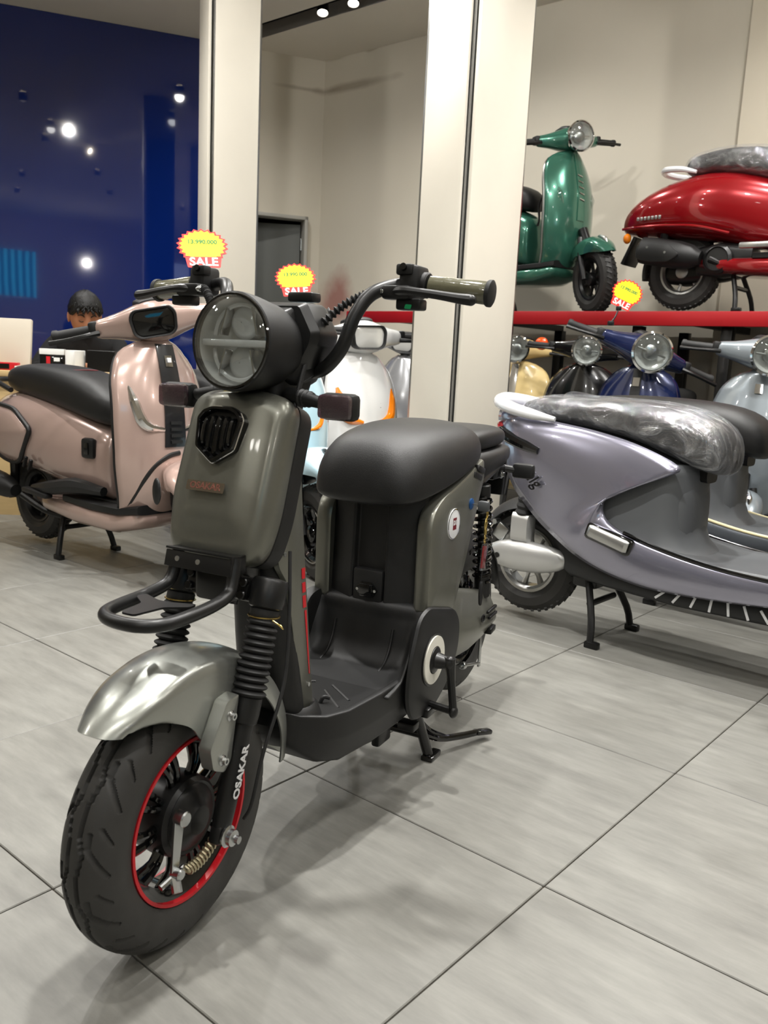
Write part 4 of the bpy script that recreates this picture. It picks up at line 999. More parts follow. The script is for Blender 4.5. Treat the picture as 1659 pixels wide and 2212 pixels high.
def headset(parent, head, rake, phi, paint, lamp='round', grip=None, cowl=None, wid=.34, lampmat=None, bars=False, tilt=0, ring=None, nm=('headset', 'headlight'), hsc=1.0):
    """handlebar cowl, lamp, grips and levers, turned about the steering axis"""
    M = steer_mtx(head, rake, phi) @ Matrix.Translation(head) @ Matrix.Rotation(tilt, 4, 'X') @ Matrix.Scale(hsc, 4)
    grip = grip or K['rubber']; cowl = cowl or K['plastic']
    def P_(nm, m_, fn, par=None, **k):
        q = MB(); fn(q); q.xf(M); return q.build(nm, m_, par or parent, **k)
    sw = Matrix(((0, 1, 0, 0), (1, 0, 0, 0), (0, 0, 1, 0), (0, 0, 0, 1)))
    if not bars:
        def body(m):
            st = []
            for y, x, z, h, d in ((-.185, -.035, .012, .024, .022), (-.17, -.033, .012, .030, .028), (-.12, -.022, .012, .036, .036), (-.07, -.005, .012, .052, .055), (-.03, .004, .012, .064, .070), (.0, .006, .012, .067, .074), (.03, .004, .012, .064, .070), (.07, -.005, .012, .052, .055), (.12, -.022, .012, .036, .036), (.17, -.033, .012, .030, .028), (.185, -.035, .012, .024, .022)):
                ring_ = []
                for j in range(20):
                    t = 2 * PI * j / 20; c, s_ = math.cos(t), math.sin(t)
                    ring_.append(Vector((x + d * math.copysign(abs(c) ** .8, c), y, z + h * math.copysign(abs(s_) ** .8, s_))))
                st.append(ring_)
            m.loft(st)
        hs = P_(nm[0], paint, body, sharp=0, sub=1)
        P_('dash', cowl, lambda m: m.hull([(-.09, .05, .066, .035, 3), (-.07, .045, .082, .055, 3), (-.01, .05, .088, .055, 3), (.03, .055, .078, .035, 3)], 20), hs)
    else:
        hs = P_('handlebar', K['satin'], lambda m: m.tube([(-.045, -.30, .03), (-.03, -.16, .035), (0, -.07, .0), (0, .07, .0), (-.03, .16, .035), (-.045, .30, .03)], .011, 10, 5))
    lx = .128 if not bars else .09
    if lamp == 'round':
        o = Vector((lx - .025, 0, .012)); d = (1, 0, -.02); r = .072 if not bars else .075
        L_ = P_(nm[1], ring or K['chrome'], lambda m: m.lathe([(r * .75, -.075), (r * .95, -.03), (r + .006, .006), (r + .007, .016), (r, .022), (r - .004, .018), (r - .006, .01)], o, d, 36, caps=False), hs if not bars else None)
        P_('reflector_bowl', lampmat or K['reflector'], lambda m: m.lathe([(r - .004, .014), (r - .008, -.004), (r * .6, -.022), (r * .3, -.028), (.001, -.03)], o, d, 30, caps=False), L_ if bars else hs)
        P_('lamp_unit', K['alu'], lambda m: [m.lathe([(r * .42, -.022), (r * .42, .0), (r * .36, .004), (r * .2, .007), (.001, .008)], o, d, 20), m.box(o + Vector((.0, 0, 0)), (.01, r * 1.6, .008), bev=.002)], L_ if bars else hs)
        P_('lamp_glass', K['lens'], lambda m: m.lathe([(r - .002, .018), (r * .7, .028), (.001, .033), (.001, .030), (r * .7, .025), (r - .003, .016)], o, d, 32, caps=False), L_ if bars else hs)
    else:
        oc = [(-.072, .022), (-.058, .044), (.058, .044), (.072, .022), (.066, -.030), (.048, -.044), (-.048, -.044), (-.066, -.030)]
        ou = rpoly(oc, .012, 3); o = Vector((.062, 0, .012))
        P_('headlight', cowl, lambda m: m.loft([[o + Vector((x, y * s_, z * s_)) for (y, z) in ou] for x, s_ in ((-.03, 1.0), (.018, 1.0), (.022, .97), (.02, .88), (.01, .86), (-.03, .86))], False, False), hs)
        P_('lamp_glass', lampmat or K['gloss'], lambda m: m.loft([[o + Vector((x, y * s_, z * s_)) for (y, z) in ou] for x, s_ in ((.004, .87), (.012, .85), (.016, .5), (.017, .1))]), hs)
    for sy in (1, -1):
        y0 = .18 if not bars else .19; g0 = Vector((-.036, y0 * sy, .012)); g1 = Vector((-.062, (y0 + .13) * sy, .010))
        if bars: g0 = Vector((-.04, y0 * sy, .033)); g1 = Vector((-.048, (y0 + .13) * sy, .03))
        dd = (g1 - g0)
        P_('grip', grip, lambda m: m.lathe([(.016, 0), (.0165, .02), (.0155, .115), (.0185, .12), (.0185, .132), (.012, .136)], g0, dd, 16), hs)
        P_('brake_lever', K['satin'], lambda m: m.tube([g0 + Vector((.03, -.01 * sy, -.01)), g0 + Vector((.042, .03 * sy, -.012)), g0 + Vector((.034, .09 * sy, -.016)), g0 + Vector((.02, .14 * sy, -.018))], [.009, .007, .006, .008], 8, 4), hs)
        if not bars: P_('switch_pod', cowl, lambda m: m.box(g0 + Vector((.0, .004 * sy, .004)), (.05, .03, .045), bev=.008), hs)
    return hs, M
def front_end(parent, fa, head, rake, phi, paint, R=.2, hw=.048, rim=None, fend=True, flamp=None, forkm=None, fr=.236, fhw=.075, a0=38, a1=150, both=True, fup=0.0):
    M = steer_mtx(head, rake, phi)
    sw_wheel(parent, fa, R, hw, rim or K['alu'], 'front_wheel', 8, M)
    def P_(nm, m_, fn, par=None, **k):
        q = MB(); fn(q); q.xf(M); return q.build(nm, m_, par or parent, **k)
    for sy in (1, -1):
        P_('fork_leg', forkm or K['satin'], lambda m: m.tube([Vector(fa) + Vector((0, .068 * sy, 0)), Vector(fa).lerp(Vector(head), .15) + Vector((0, .066 * sy, 0)), Vector(fa).lerp(Vector(head), .30) + Vector((0, .045 * sy, 0))], [.015, .018, .016], 10, 2))
    P_('fork_crown', K['dark'], lambda m: m.cyl(Vector(fa).lerp(Vector(head), .25) + Vector((-.01, 0, 0)), Vector(fa).lerp(Vector(head), .36) + Vector((-.03, 0, 0)), .03, 14))
    P_('steering_stem', K['dark'], lambda m: m.cyl(Vector(fa).lerp(Vector(head), .84) + Vector((-.02, 0, 0)), Vector(head), .026, 14))
    if fend:
        def fn_(m):
            def fn(u, v):
                y = (v - .5) * 2; a = abs(y); ang = R_(a0 + (a1 - a0) * u + (1 - u) ** 2 * 14 * a ** 3 - u * u * 8 * a ** 3)
                w = fhw * sinterp([(0, .62), (.2, .9), (.5, 1.0), (.8, .95), (1, .7)], u)
                dr = .05 * a ** 2 + .045 * max(0, a - .7) / .3 * math.sin(PI * u)
                r = fr - dr
                return Vector(fa) + Vector((0, 0, fup)) + Vector((r * math.cos(ang), w * math.copysign(math.sin(min(1, a) * PI / 2) ** .9, y) if a > 1e-6 else 0, r * math.sin(ang)))
            m.surf(fn, 28, 20, th=.004)
        fo = P_('front_fender', paint, fn_, sharp=60)
        if flamp is not None:
            a = R_((a0 * .72 + a1 * .28)); d = Vector((math.cos(a), 0, math.sin(a))); t = Vector((math.sin(a), 0, -math.cos(a)))
            P_('fender_crest', flamp, lambda m: m.tube([Vector(fa) + Vector((0, 0, fup)) + d * (fr - .004) - t * .05, Vector(fa) + Vector((0, 0, fup)) + d * (fr + .006) - t * .02, Vector(fa) + Vector((0, 0, fup)) + d * (fr + .006) + t * .03, Vector(fa) + Vector((0, 0, fup)) + d * (fr - .006) + t * .06], [.003, .011, .014, .003], 10, 4), fo)
    return M
def seat_hull(parent, st, m_, name='seat'):
    return part(name, m_, parent, lambda m: m.hull(st, 32), sharp=0, sub=1)
def stand(parent, x, yw=.14, z1=.2, xt=None, m_=None):
    xt = x - .05 if xt is None else xt
    s = part('centre_stand', m_ or K['satin'], parent, lambda m: [m.tube([(xt, .075 * sy, z1), (x - .012, (yw - .02) * sy, .09), (x, yw * sy, .012)], .0125, 10, 3) for sy in (1, -1)] + [m.cyl((xt + .02, -.09, .13), (xt + .02, .09, .13), .011, 10), m.cyl((xt, -.08, z1), (xt, .08, z1), .013, 10)])
    for sy in (1, -1):
        part('stand_foot', K['dark'], s, lambda m: m.box((x + .008, yw * sy, .012), (.05, .028, .024), bev=.006))
    return s
def mufflr(parent, y=-.15, x0=-.32, x1=.05, z=.3, r=.058):
    t = part('muffler', K['plastic'], parent, lambda m: m.lathe([(r * .6, 0), (r * .95, .02), (r, .06), (r, .22), (r * .85, .29), (r * .5, .34)], (x0, y, z + .02), (x1 - x0, .03, -.06), 24))
    part('muffler_shield', K['satin'], t, lambda m: m.plate(rpoly([(.02, -.035), (.02, .02), (.1, .046), (.2, .04), (.26, -.01), (.2, -.046), (.1, -.05)], .02, 4), (x0, y - r * .93, z), (1, 0, -.06), (0, 0, 1), .012, bev=.003, n=(0, -1, 0)))
    part('shield_bolt', K['steel'], t, lambda m: m.cyl((x0 + .08, y - r - .002, z + .02), (x0 + .08, y - r - .008, z + .02), .007, 10))
    part('shield_bolt', K['steel'], t, lambda m: m.cyl((x0 + .18, y - r - .002, z - .01), (x0 + .18, y - r - .008, z - .01), .007, 10))
    part('exhaust_pipe', K['dark'], t, lambda m: m.tube([(x1, y + .02, z - .04), (x1 + .15, -.1, z - .10), (x1 + .3, -.06, z - .1), (x1 + .4, -.03, z - .03)], .016, 10, 5))
    return t

def scooter(name, label, loc, rz, paint, seatm=None, rim=None, lamp='round', phi=0.0, trim=None, group=None, wb=1.10, body='modern', lampmat=None, inner=None,
            crest=None, stripe=None, signals=None, grab=None, tilt=0.0, lean=0.0, flamp=None, engine=False, grip=None, ring=None, scale=1.0, bars=False, cat='scooter', floor_mat=None, sw=1.0, shx=0.0, hsc=1.0, rx=1.0, cw=.03, sx=1.0, sig=1.0, fup=0.0, fr=.236, fhw=.075):
    S = thing(name, label, cat, loc, rz, group); S.rotation_euler = (lean, 0, rz); S.scale = (scale,) * 3
    seatm = seatm or K['seat']; rim = rim or K['alu']; trim = trim or K['plastic']; inner = inner or K['plastic']
    fa = Vector((wb, 0, .2)); rake = R_(19); wb = wb + shx; head = Vector((wb - .80 * math.tan(rake), 0, 1.0))
    # rear body
    if body == 'modern':
        st = [(-.385, .46, .565, .03, 2.2), (-.375, .43, .60, .075, 2.3), (-.32, .39, .65, .115, 2.5), (-.2, .375, .69, .150, 2.7), (0, .36, .705, .172, 2.8), (.2, .335, .69, .170, 2.8), (.38, .305, .66, .150, 2.8), (.54, .29, .615, .122, 2.8), (.64, .28, .58, .105, 3), (.66, .30, .55, .09, 3)]
        se = [(-.215, .735, .765, .045, 2.4), (-.20, .70, .795, .08, 2.6), (-.12, .682, .812, .105, 2.8), (.05, .665, .826, .122, 2.9), (.2, .65, .825, .135, 2.9), (.36, .63, .812, .138, 2.9), (.5, .605, .785, .135, 2.9, .45), (.6, .588, .745, .122, 2.8), (.66, .59, .70, .095, 2.6), (.68, .61, .67, .05, 2.2)]
    elif body == 'sloped':
        st = [(-.36, .45, .49, .03, 2.2), (-.35, .43, .53, .075, 2.3), (-.30, .42, .59, .12, 2.4), (-.2, .405, .65, .162, 2.4), (-.05, .39, .705, .19, 2.4), (.12, .375, .73, .195, 2.4), (.28, .345, .715, .178, 2.5), (.45, .31, .66, .138, 2.7), (.6, .29, .60, .105, 3), (.63, .30, .56, .09, 3)]
        se = [(-.03, .735, .77, .045, 2.4), (-.015, .715, .80, .08, 2.6), (.06, .715, .825, .11, 2.8), (.2, .71, .835, .125, 2.9), (.32, .69, .83, .13, 2.9), (.45, .66, .81, .125, 2.9), (.56, .63, .775, .105, 2.8), (.61, .625, .72, .07, 2.4)]
    else:   # round classic body
        st = [(-.40, .50, .60, .03, 2.2), (-.385, .46, .645, .08, 2.3), (-.32, .43, .70, .125, 2.4), (-.2, .41, .735, .165, 2.4), (-.02, .395, .75, .19, 2.4), (.16, .375, .735, .19, 2.4), (.32, .34, .70, .168, 2.5), (.48, .31, .65, .13, 2.7), (.6, .29, .60, .105, 3), (.63, .30, .56, .09, 3)]
        se = [(-.235, .765, .79, .045, 2.4), (-.22, .735, .815, .08, 2.6), (-.1, .72, .835, .11, 2.8), (.08, .715, .84, .125, 2.9), (.25, .69, .835, .13, 2.9), (.42, .66, .815, .125, 2.9), (.55, .63, .775, .105, 2.8), (.61, .625, .72, .07, 2.4)]
    se = [((.3 - (.3 - q[0]) * sx if q[0] < .3 else q[0]),) + tuple(q[1:]) for q in se]
    st = [((q[0] * rx if q[0] < 0 else q[0]),) + tuple(q[1:]) for q in st]; se = [((q[0] * rx if q[0] < 0 else q[0]),) + tuple(q[1:]) for q in se]
    part('rear_body', paint, S, lambda m: m.hull(st, 36), sharp=0, sub=1)
    seat_hull(S, se, seatm)
    # floor, underbody
    part('floorboard', floor_mat or inner, S, lambda m: m.hull([(.40, .262, .296, .15, 8), (.62, .258, .292, .165, 8), (.80, .262, .296, .165, 8), (wb - .21, .27, .31, .13, 6)], 32))
    for k in range(5):
        part('floor_rib', K['rubber'], S, lambda m: m.box((.62, (k - 2) * .05, .2945), (.2, .012, .006), bev=.002))
    part('underbody', paint, S, lambda m: m.hull([(.12, .22, .29, .11, 3), (.25, .195, .28, .15, 3.4), (.5, .175, .275, .165, 3.6), (.75, .178, .278, .165, 3.6), (wb - .24, .21, .29, .14, 3), (wb - .215, .24, .28, .10, 3)], 28), sharp=0)
    # leg shield
    W = [(0, .135), (.10, .158), (.22, .185), (.36, .203), (.55, .207), (.74, .200), (.86, .176), (.93, .140), (.975, .088), (1.0, .03)]
    X = [(0, wb - .245), (.08, wb - .205), (.2, wb - .175), (.4, wb - .158), (.6, wb - .165), (.8, wb - .195), (1.0, wb - .235)]
    def sh_pt(u, y, d=0.0):
        w = sinterp(W, u) * sw; z = .25 + .69 * u; x = sinterp(X, u) + d
        return Vector((x - .085 * (min(1.2, abs(y) / max(w, .02))) ** 2.2 * min(1, w / .15), y, z))
    def shield_(m):
        m.surf(lambda u, v: sh_pt(u, (v - .5) * 2 * sinterp(W, u) * sw), 36, 24, th=.012)
    LS = part('leg_shield', paint, S, shield_, sharp=0)
    part('shield_trim', trim, LS, lambda m: m.tube([sh_pt(u, -sinterp(W, u) * sw) + Vector((-.006, 0, 0)) for u in [k / 28 for k in range(29)]] + [sh_pt(u, sinterp(W, u) * sw) + Vector((-.006, 0, 0)) for u in [1 - k / 28 for k in range(29)]], .0075, 8, 1))
    part('inner_shield', inner, S, lambda m: m.surf(lambda u, v: sh_pt(.06 + .9 * u, (v - .5) * 2 * sinterp(W, .06 + .9 * u) * sw * .96, -.03 - .06 * math.sin(PI * v) * math.sin(PI * u)), 20, 14, th=-.01), sharp=0)
    part('wheel_well', K['dark'], S, lambda m: m.surf(lambda u, v: sh_pt(.02 + .36 * u, (v - .5) * 2 * .095 * math.sqrt(max(.02, 1 - u ** 3)), .004), 12, 12, th=.004), sharp=0)
    if crest is not None:
        part('crest_panel', crest, LS, lambda m: m.surf(lambda u, v: sh_pt(.42 + .56 * u, (v - .5) * 2 * (cw - .010 * u), .010), 18, 6, th=.008), sharp=40)
    if stripe is not None:
        part('crest_badge', stripe, LS, lambda m: m.surf(lambda u, v: sh_pt(.86 + .06 * u, (v - .5) * 2 * .016, .016), 4, 4, th=.006), sharp=40)
    if signals is not None:
        for sy in (1, -1):
            part('shield_signal', signals, LS, lambda m: m.tube([sh_pt(.75, sy * .155, .004), sh_pt(.67, sy * .146, .006), sh_pt(.575, sy * .130, .008), sh_pt(.535, sy * .105, .010), sh_pt(.515, sy * .045, .010)], [.006 * sig, .013 * sig, .015 * sig, .013 * sig, .005 * sig], 10, 5))
    headset(S, head, rake, phi, paint, lamp, grip=grip, lampmat=lampmat, tilt=tilt, ring=ring, bars=bars, hsc=hsc)
    front_end(S, fa, head, rake, phi, paint, rim=rim, flamp=flamp, fup=fup, fr=fr, fhw=fhw)
    sw_wheel(S, (0, 0, .222), .2, .048, rim, 'rear_wheel', 6)
    part('engine' if engine else 'swing_arm', K['dark'], S, lambda m: [m.hull([(-.12, .17, .27, .05, 3), (0, .15, .32, .075, 3), (.2, .17, .36, .09, 3), (.36, .2, .34, .07, 3)], 20, yoff=.04)] + [m.tube([(-.1, sy * .085, .26), (-.09, sy * .09, .45)], [.018, .026], 10, 1) for sy in (1, -1)])
    part('rear_fender', K['plastic'], S, lambda m: m.surf(lambda u, v: Vector((0, 0, .222)) + Vector(((.235 - .04 * abs(v - .5) ** 2 * 4) * math.cos(R_(60 + 130 * u)), (v - .5) * .13, (.235 - .04 * abs(v - .5) ** 2 * 4) * math.sin(R_(60 + 130 * u)))), 20, 8, th=.003))
    stand(S, .34, .14)
    if grab is not None:
        part('grab_rail', grab, S, lambda m: m.tube([(x * rx, y, z) for x, y, z in ((-.05, -.125, .70), (-.18, -.122, .725), (-.30, -.085, .735), (-.345, 0, .738), (-.30, .085, .735), (-.18, .122, .725), (-.05, .125, .70))], .012, 10, 6))
    tz = 0 if body != 'sloped' else .07; rx = rx if body != 'sloped' else .90
    part('tail_lamp', K['redlens'], S, lambda m: m.hull([(-.398 * rx, .54 - tz, .59 - tz, .02, 2.5), (-.39 * rx, .53 - tz, .60 - tz, .055, 2.6), (-.36 * rx, .54 - tz, .60 - tz, .06, 2.6)], 20))
    return S, sh_pt, head, rake, fa

# ---------------------------------------------------------------- pink-beige scooter (left)
M_PINK = mat('pearl_pink_beige', (180, 155, 145), .22, .25, coat=1.0, coatr=.03, noise=.03, nscale=400)
def FRW(o, deg, x=0.0, y=0.0):
    a = R_(deg); return Vector((o[0] + x * math.cos(a) - y * math.sin(a), o[1] + x * math.sin(a) + y * math.cos(a), 0))
PKL = FRW((-1.5, 3.82), -38, -.09, 0)
M_BLKCREST = mat('black_crest', (24, 24, 26), .3, coat=.3)
PS, psh, phead, prake, pfa = scooter('scooter', 'glossy beige-pink scooter with an angular black headlight beside the desk', PKL, R_(-38), M_PINK, lamp='hex', phi=R_(-40), rim=K['satin'], wb=.99, shx=.11, hsc=1.25, rx=.82, cw=.048, sig=1.5, fup=.05, fhw=.09,
    crest=M_BLKCREST, stripe=K['chrome'], signals=K['chrome'], grab=K['satin'], flamp=K['satin'])
def tailpanel(sy):
    o = rpoly([(-.215, .60), (-.13, .640), (.06, .625), (.20, .545), (.08, .395), (-.03, .385), (-.16, .43), (-.225, .52)], [.04, .05, .04, .03, .05, .05, .05, .05], 5)
    def yb(x, z): return (.150 + .022 * (1 - ((x - .05) / .3) ** 2) - .10 * ((z - .53) / .2) ** 2 * .6) * sy
    fr_ = part('tail_panel_frame', K['plastic'], PS, lambda m: m.tube([Vector((x, yb(x, z) + .008 * sy, z)) for (x, z) in o], .011, 8, 1, closed=True))
    cx = sum(p[0] for p in o) / len(o); cz = sum(p[1] for p in o) / len(o)
    part('tail_panel', M_PINK, fr_, lambda m: m.loft([[Vector((cx + (x - cx) * s_, yb(cx + (x - cx) * s_, cz + (z - cz) * s_) + d * sy, cz + (z - cz) * s_)) for (x, z) in o] for s_, d in ((1.0, -.01), (.96, .014), (.8, .020), (.5, .022), (.1, .022))]), sharp=0)
    for k in range(2):
        part('body_slot', K['plastic'], PS, lambda m: m.box((.155 + k * .04, .176 * sy, .405 - k * .01), (.012, .016, .05), bev=.004, rot=(0, R_(25), 0)))
for sy in (1, -1): tailpanel(sy)
part('seat_stitch', mat('red_thread', (120, 40, 44), .6), PS, lambda m: m.tube([(-.08, -.055, .792), (.03, -.08, .798), (.15, -.09, .802), (.28, -.09, .800), (.36, -.05, .806), (.38, 0, .808), (.36, .05, .806), (.28, .09, .800), (.15, .09, .802), (.03, .08, .798), (-.08, .055, .792)], .0022, 6, 6))
part('charge_cap', K['satin'], PS, lambda m: m.box((.555, -.122, .50), (.07, .03, .085), bev=.014, rot=(0, 0, R_(12))))
part('cap_latch', K['gloss'], PS, lambda m: m.box((.56, -.139, .50), (.024, .006, .05), bev=.003, rot=(0, 0, R_(12))))
part('side_skirt', K['plastic'], PS, lambda m: [m.tube([(.20, -.168, .30), (.34, -.172, .315), (.5, -.150, .34), (.66, -.125, .335)], [.012, .03, .035, .02], 8, 5)])
part('side_step', K['plastic'], PS, lambda m: m.box((.26, -.185, .285), (.19, .04, .022), bev=.008, rot=(0, R_(3), 0)))
part('fender_eye', K['satin'], PS, lambda m: m.ball((pfa.x + .10, -.19, .40), (.022, .012, .05), 14, 10))
mufflr(PS, -.16, -.34, .06, .285, .055)
for k in range(4):
    part('crest_ridge', K['plastic'], PS, lambda m: m.surf(lambda u, v: psh(.44 + .035 * k + .018 * u, (v - .5) * 2 * .026, .018), 3, 4, th=.006), sharp=40)
part('badge', M_STICK, PS, lambda m: m.surf(lambda u, v: psh(.885 + .025 * u, (v - .5) * 2 * .009, .024), 2, 2, th=.003))

def arch(m): m.tube([psh(.04, -.135, .004), psh(.14, -.13, .004), psh(.24, -.112, .006), psh(.32, -.08, .006), psh(.37, -.03, .008), psh(.385, .02, .008)], .011, 8, 6)
part('wheel_arch_trim', K['plastic'], PS, arch)

# ---------------------------------------------------------------- lavender-silver scooter (right) and its darker twin behind
def film_material():
    m = bpy.data.materials.new('clear_film'); m.use_nodes = True; nt = m.node_tree; nt.nodes.remove(nt.nodes['Principled BSDF']); N = nt.nodes.new; L = nt.links.new
    tr = N('ShaderNodeBsdfTransparent'); gl = N('ShaderNodeBsdfGlossy'); gl.inputs['Roughness'].default_value = .08; gl.inputs['Color'].default_value = (.95, .96, 1, 1)
    df = N('ShaderNodeBsdfDiffuse'); df.inputs['Color'].default_value = (.55, .56, .58, 1); m2 = N('ShaderNodeMixShader'); m2.inputs[0].default_value = .35
    tc = N('ShaderNodeTexCoord'); mp = N('ShaderNodeMapping'); mp.inputs['Rotation'].default_value = (0, .5, .35); mp.inputs['Scale'].default_value = (1, 3.2, 1.4); L(tc.outputs['Object'], mp.inputs[0])
    n = N('ShaderNodeTexNoise'); n.inputs['Scale'].default_value = 9; n.inputs['Detail'].default_value = 5; n.inputs['Distortion'].default_value = 1.6; L(mp.outputs[0], n.inputs['Vector'])
    bp = N('ShaderNodeBump'); bp.inputs['Strength'].default_value = 1.0; bp.inputs['Distance'].default_value = .02; L(n.outputs['Fac'], bp.inputs['Height']); L(bp.outputs[0], gl.inputs['Normal'])
    rp = N('ShaderNodeMapRange'); rp.inputs['From Min'].default_value = .42; rp.inputs['From Max'].default_value = .75; rp.inputs['To Min'].default_value = .16; rp.inputs['To Max'].default_value = .5; L(n.outputs['Fac'], rp.inputs['Value'])
    L(gl.outputs[0], m2.inputs[1]); L(df.outputs[0], m2.inputs[2])
    mx = N('ShaderNodeMixShader'); L(rp.outputs[0], mx.inputs[0]); L(tr.outputs[0], mx.inputs[1]); L(m2.outputs[0], mx.inputs[2]); L(mx.outputs[0], nt.nodes['Material Output'].inputs[0])
    return m
M_FILM = film_material()
M_LAV = mat('lavender_silver_paint', (150, 149, 164), .24, .75, coat=.9, coatr=.04, noise=.05, nscale=500)
M_GREYIN = mat('grey_inner_plastic', (84, 86, 88), .42, bump=.08, bscale=600)
M_BELLY = mat('belly_black', (24, 25, 26), .4)
M_CREAMTRIM = mat('cream_trim', (222, 210, 168), .35)
M_DKGREY = mat('dark_grey_paint', (78, 82, 86), .35, .5, coat=.3)
M_WHITEG = mat('white_gloss', (225, 226, 228), .2, coat=.8)
LA = [(-.10, -.015, .765), (-.135, -.06, .70), (-.095, -.095, .60), (-.035, -.115, .505), (.03, -.128, .445), (.10, -.14, .392), (.17, -.148, .35), (.23, -.155, .318), (.29, -.16, .293), (.36, -.164, .273), (.44, -.167, .258), (.55, -.17, .250), (.72, -.175, .258), (.90, -.175, .275), (1.06, -.165, .30)]
LB = [(-.06, -.02, .775), (-.02, -.105, .745), (.126, -.128, .732), (.29, -.134, .714), (.45, -.138, .680), (.575, -.140, .627), (.47, -.148, .600), (.385, -.158, .552), (.345, -.166, .495), (.362, -.174, .445), (.43, -.180, .408), (.56, -.182, .376), (.72, -.182, .352), (.90, -.180, .343), (1.06, -.172, .345)]
def lav(label, loc, rz, paint, trim, seatm, wrap, group):
    S = thing('scooter', label, 'scooter', loc, rz, group)
    for sy in (-1, 1):
        A = [(x, -y * sy * -1 if sy < 0 else -y, z) for x, y, z in LA] if sy > 0 else LA
        B = [(x, -y, z) for x, y, z in LB] if sy > 0 else LB
        def pan(m):
            a = cr_spline(A, 5); b = cr_spline(B, 5); N = len(a) - 1
            def fn(u, v):
                i = int(round(u * N)); p = a[i].lerp(b[i], v); w = (a[i] - b[i]).length
                p.y += sy * min(.038, .16 * w) * math.sin(PI * v) ** .8
                return p
            m.surf(fn, N, 14, th=.004 * sy)
        part('side_panel', paint, S, pan, sharp=0)
        part('floor_trim', trim, S, lambda m: m.tube([Vector(p) + Vector((0, .003 * sy, .004)) for p in B[10:]], .006, 8, 6))
        PF = part('foot_peg', K['gloss'], S, lambda m: m.hull([(-.082, -.024, .024, .008, 4), (-.072, -.028, .028, .012, 4), (.072, -.028, .028, .012, 4), (.082, -.024, .024, .008, 4)], 16, mat=Matrix.Translation((.39, .194 * sy, .386)) @ Matrix.Rotation(R_(14), 4, 'Y')))
        part('peg_face', K['alu'], PF, lambda m: m.hull([(-.072, -.018, .018, .008, 3), (-.062, -.021, .021, .016, 3), (.062, -.021, .021, .016, 3), (.072, -.018, .018, .008, 3)], 16, mat=Matrix.Translation((.39, .202 * sy, .388)) @ Matrix.Rotation(R_(14), 4, 'Y')))
        part('tail_lens', K['gloss'], S, lambda m: m.tube([(-.125, .04 * sy, .70), (-.11, .085 * sy, .685), (-.05, .125 * sy, .665), (.03, .15 * sy, .645), (.09, .162 * sy, .632)], [.012, .022, .024, .020, .012], 10, 5))
        part('tail_reflector', K['redlens'], S, lambda m: m.tube([(-.132, .03 * sy, .712), (-.125, .075 * sy, .70), (-.10, .1 * sy, .69)], [.008, .016, .012], 10, 4))
    part('inner_body', M_GREYIN, S, lambda m: m.hull([(-.08, .55, .76, .03, 3), (.0, .40, .745, .095, 3), (.15, .33, .735, .115, 3.2), (.3, .30, .715, .130, 3.4), (.42, .30, .69, .135, 3.4), (.52, .30, .655, .130, 3.2), (.58, .30, .62, .105, 3), (.605, .31, .56, .07, 3)], 32), sharp=0, sub=1)
    part('leg_panel', M_GREYIN, S, lambda m: m.loft([[Vector((x + dx * k, y * w, z)) for dx, y in rpoly([(-.2, -.15), (.06, -.14), (.12, -.06), (.12, .06), (.06, .14), (-.2, .15)], .05, 5)] for x, z, w, k in ((.52, .345, 1.22, 1.35), (.505, .36, 1.16, 1.25), (.49, .39, 1.09, 1.1), (.482, .44, 1.04, 1.0), (.485, .52, 1.0, .95), (.495, .60, .97, .9), (.50, .635, .92, .8))]), sharp=0)
    part('floorboard', M_GREYIN, S, lambda m: m.surf(lambda u, v: Vector((.36 + .86 * u, (v - .5) * 2 * .176, .408 - .056 * min(1, u * 2.4) ** .8 + .0 * u + .006 * (abs(v - .5) * 2) ** 4)), 24, 12, th=.02), sharp=0)
    for x, y in ((.545, -.06), (.545, .06)):
        part('drain_hole', K['dark'], S, lambda m: m.lathe([(.014, 0), (.014, .0015), (.001, .0015)], (x, y, .3675), (-.1, 0, 1), 16))
    part('belly', M_BELLY, S, lambda m: m.hull([(.13, .22, .40, .08, 3.4), (.22, .21, .33, .13, 4), (.36, .205, .29, .152, 4), (.6, .195, .275, .158, 4), (.9, .20, .29, .158, 4), (1.05, .23, .32, .13, 4), (1.09, .25, .30, .1, 4)], 32))
    for k in range(7):
        x = .56 + k * .052; t = R_(48 - k * 14)
        part('belly_slash', M_WHITEG, S, lambda m: m.box((x, -.1585, .236), (.008, .004, .044), bev=.0015, rot=(0, t, 0)))
    stt = [(-.055, .752, .775, .04, 2.4), (-.045, .742, .795, .075, 2.6), (.02, .735, .812, .105, 2.8), (.15, .727, .82, .118, 2.9), (.3, .712, .82, .126, 2.9), (.45, .676, .815, .130, 2.9), (.56, .635, .80, .130, 2.9, .45), (.63, .612, .775, .122, 2.8), (.675, .608, .735, .10, 2.6), (.69, .63, .69, .055, 2.2)]
    se = seat_hull(S, stt, seatm)
    if wrap:
        def wr(m):
            m.hull([(x, zb - .004, zt + .007, hw + .007, e) + tuple(r) for (x, zb, zt, hw, e, *r) in stt] , 48)
            for p in m.v:
                n_ = math.sin(p.x * 61 + p.y * 43) * math.sin(p.z * 87 - p.x * 37) * .004; p.y *= 1 + n_ * 4; p.z += n_
        part('seat_wrap', M_FILM, se, wr, sharp=0, sub=1)
    part('seat_hinge', K['dark'], S, lambda m: m.hull([(.52, .585, .64, .05, 4), (.62, .58, .63, .045, 4)], 16))
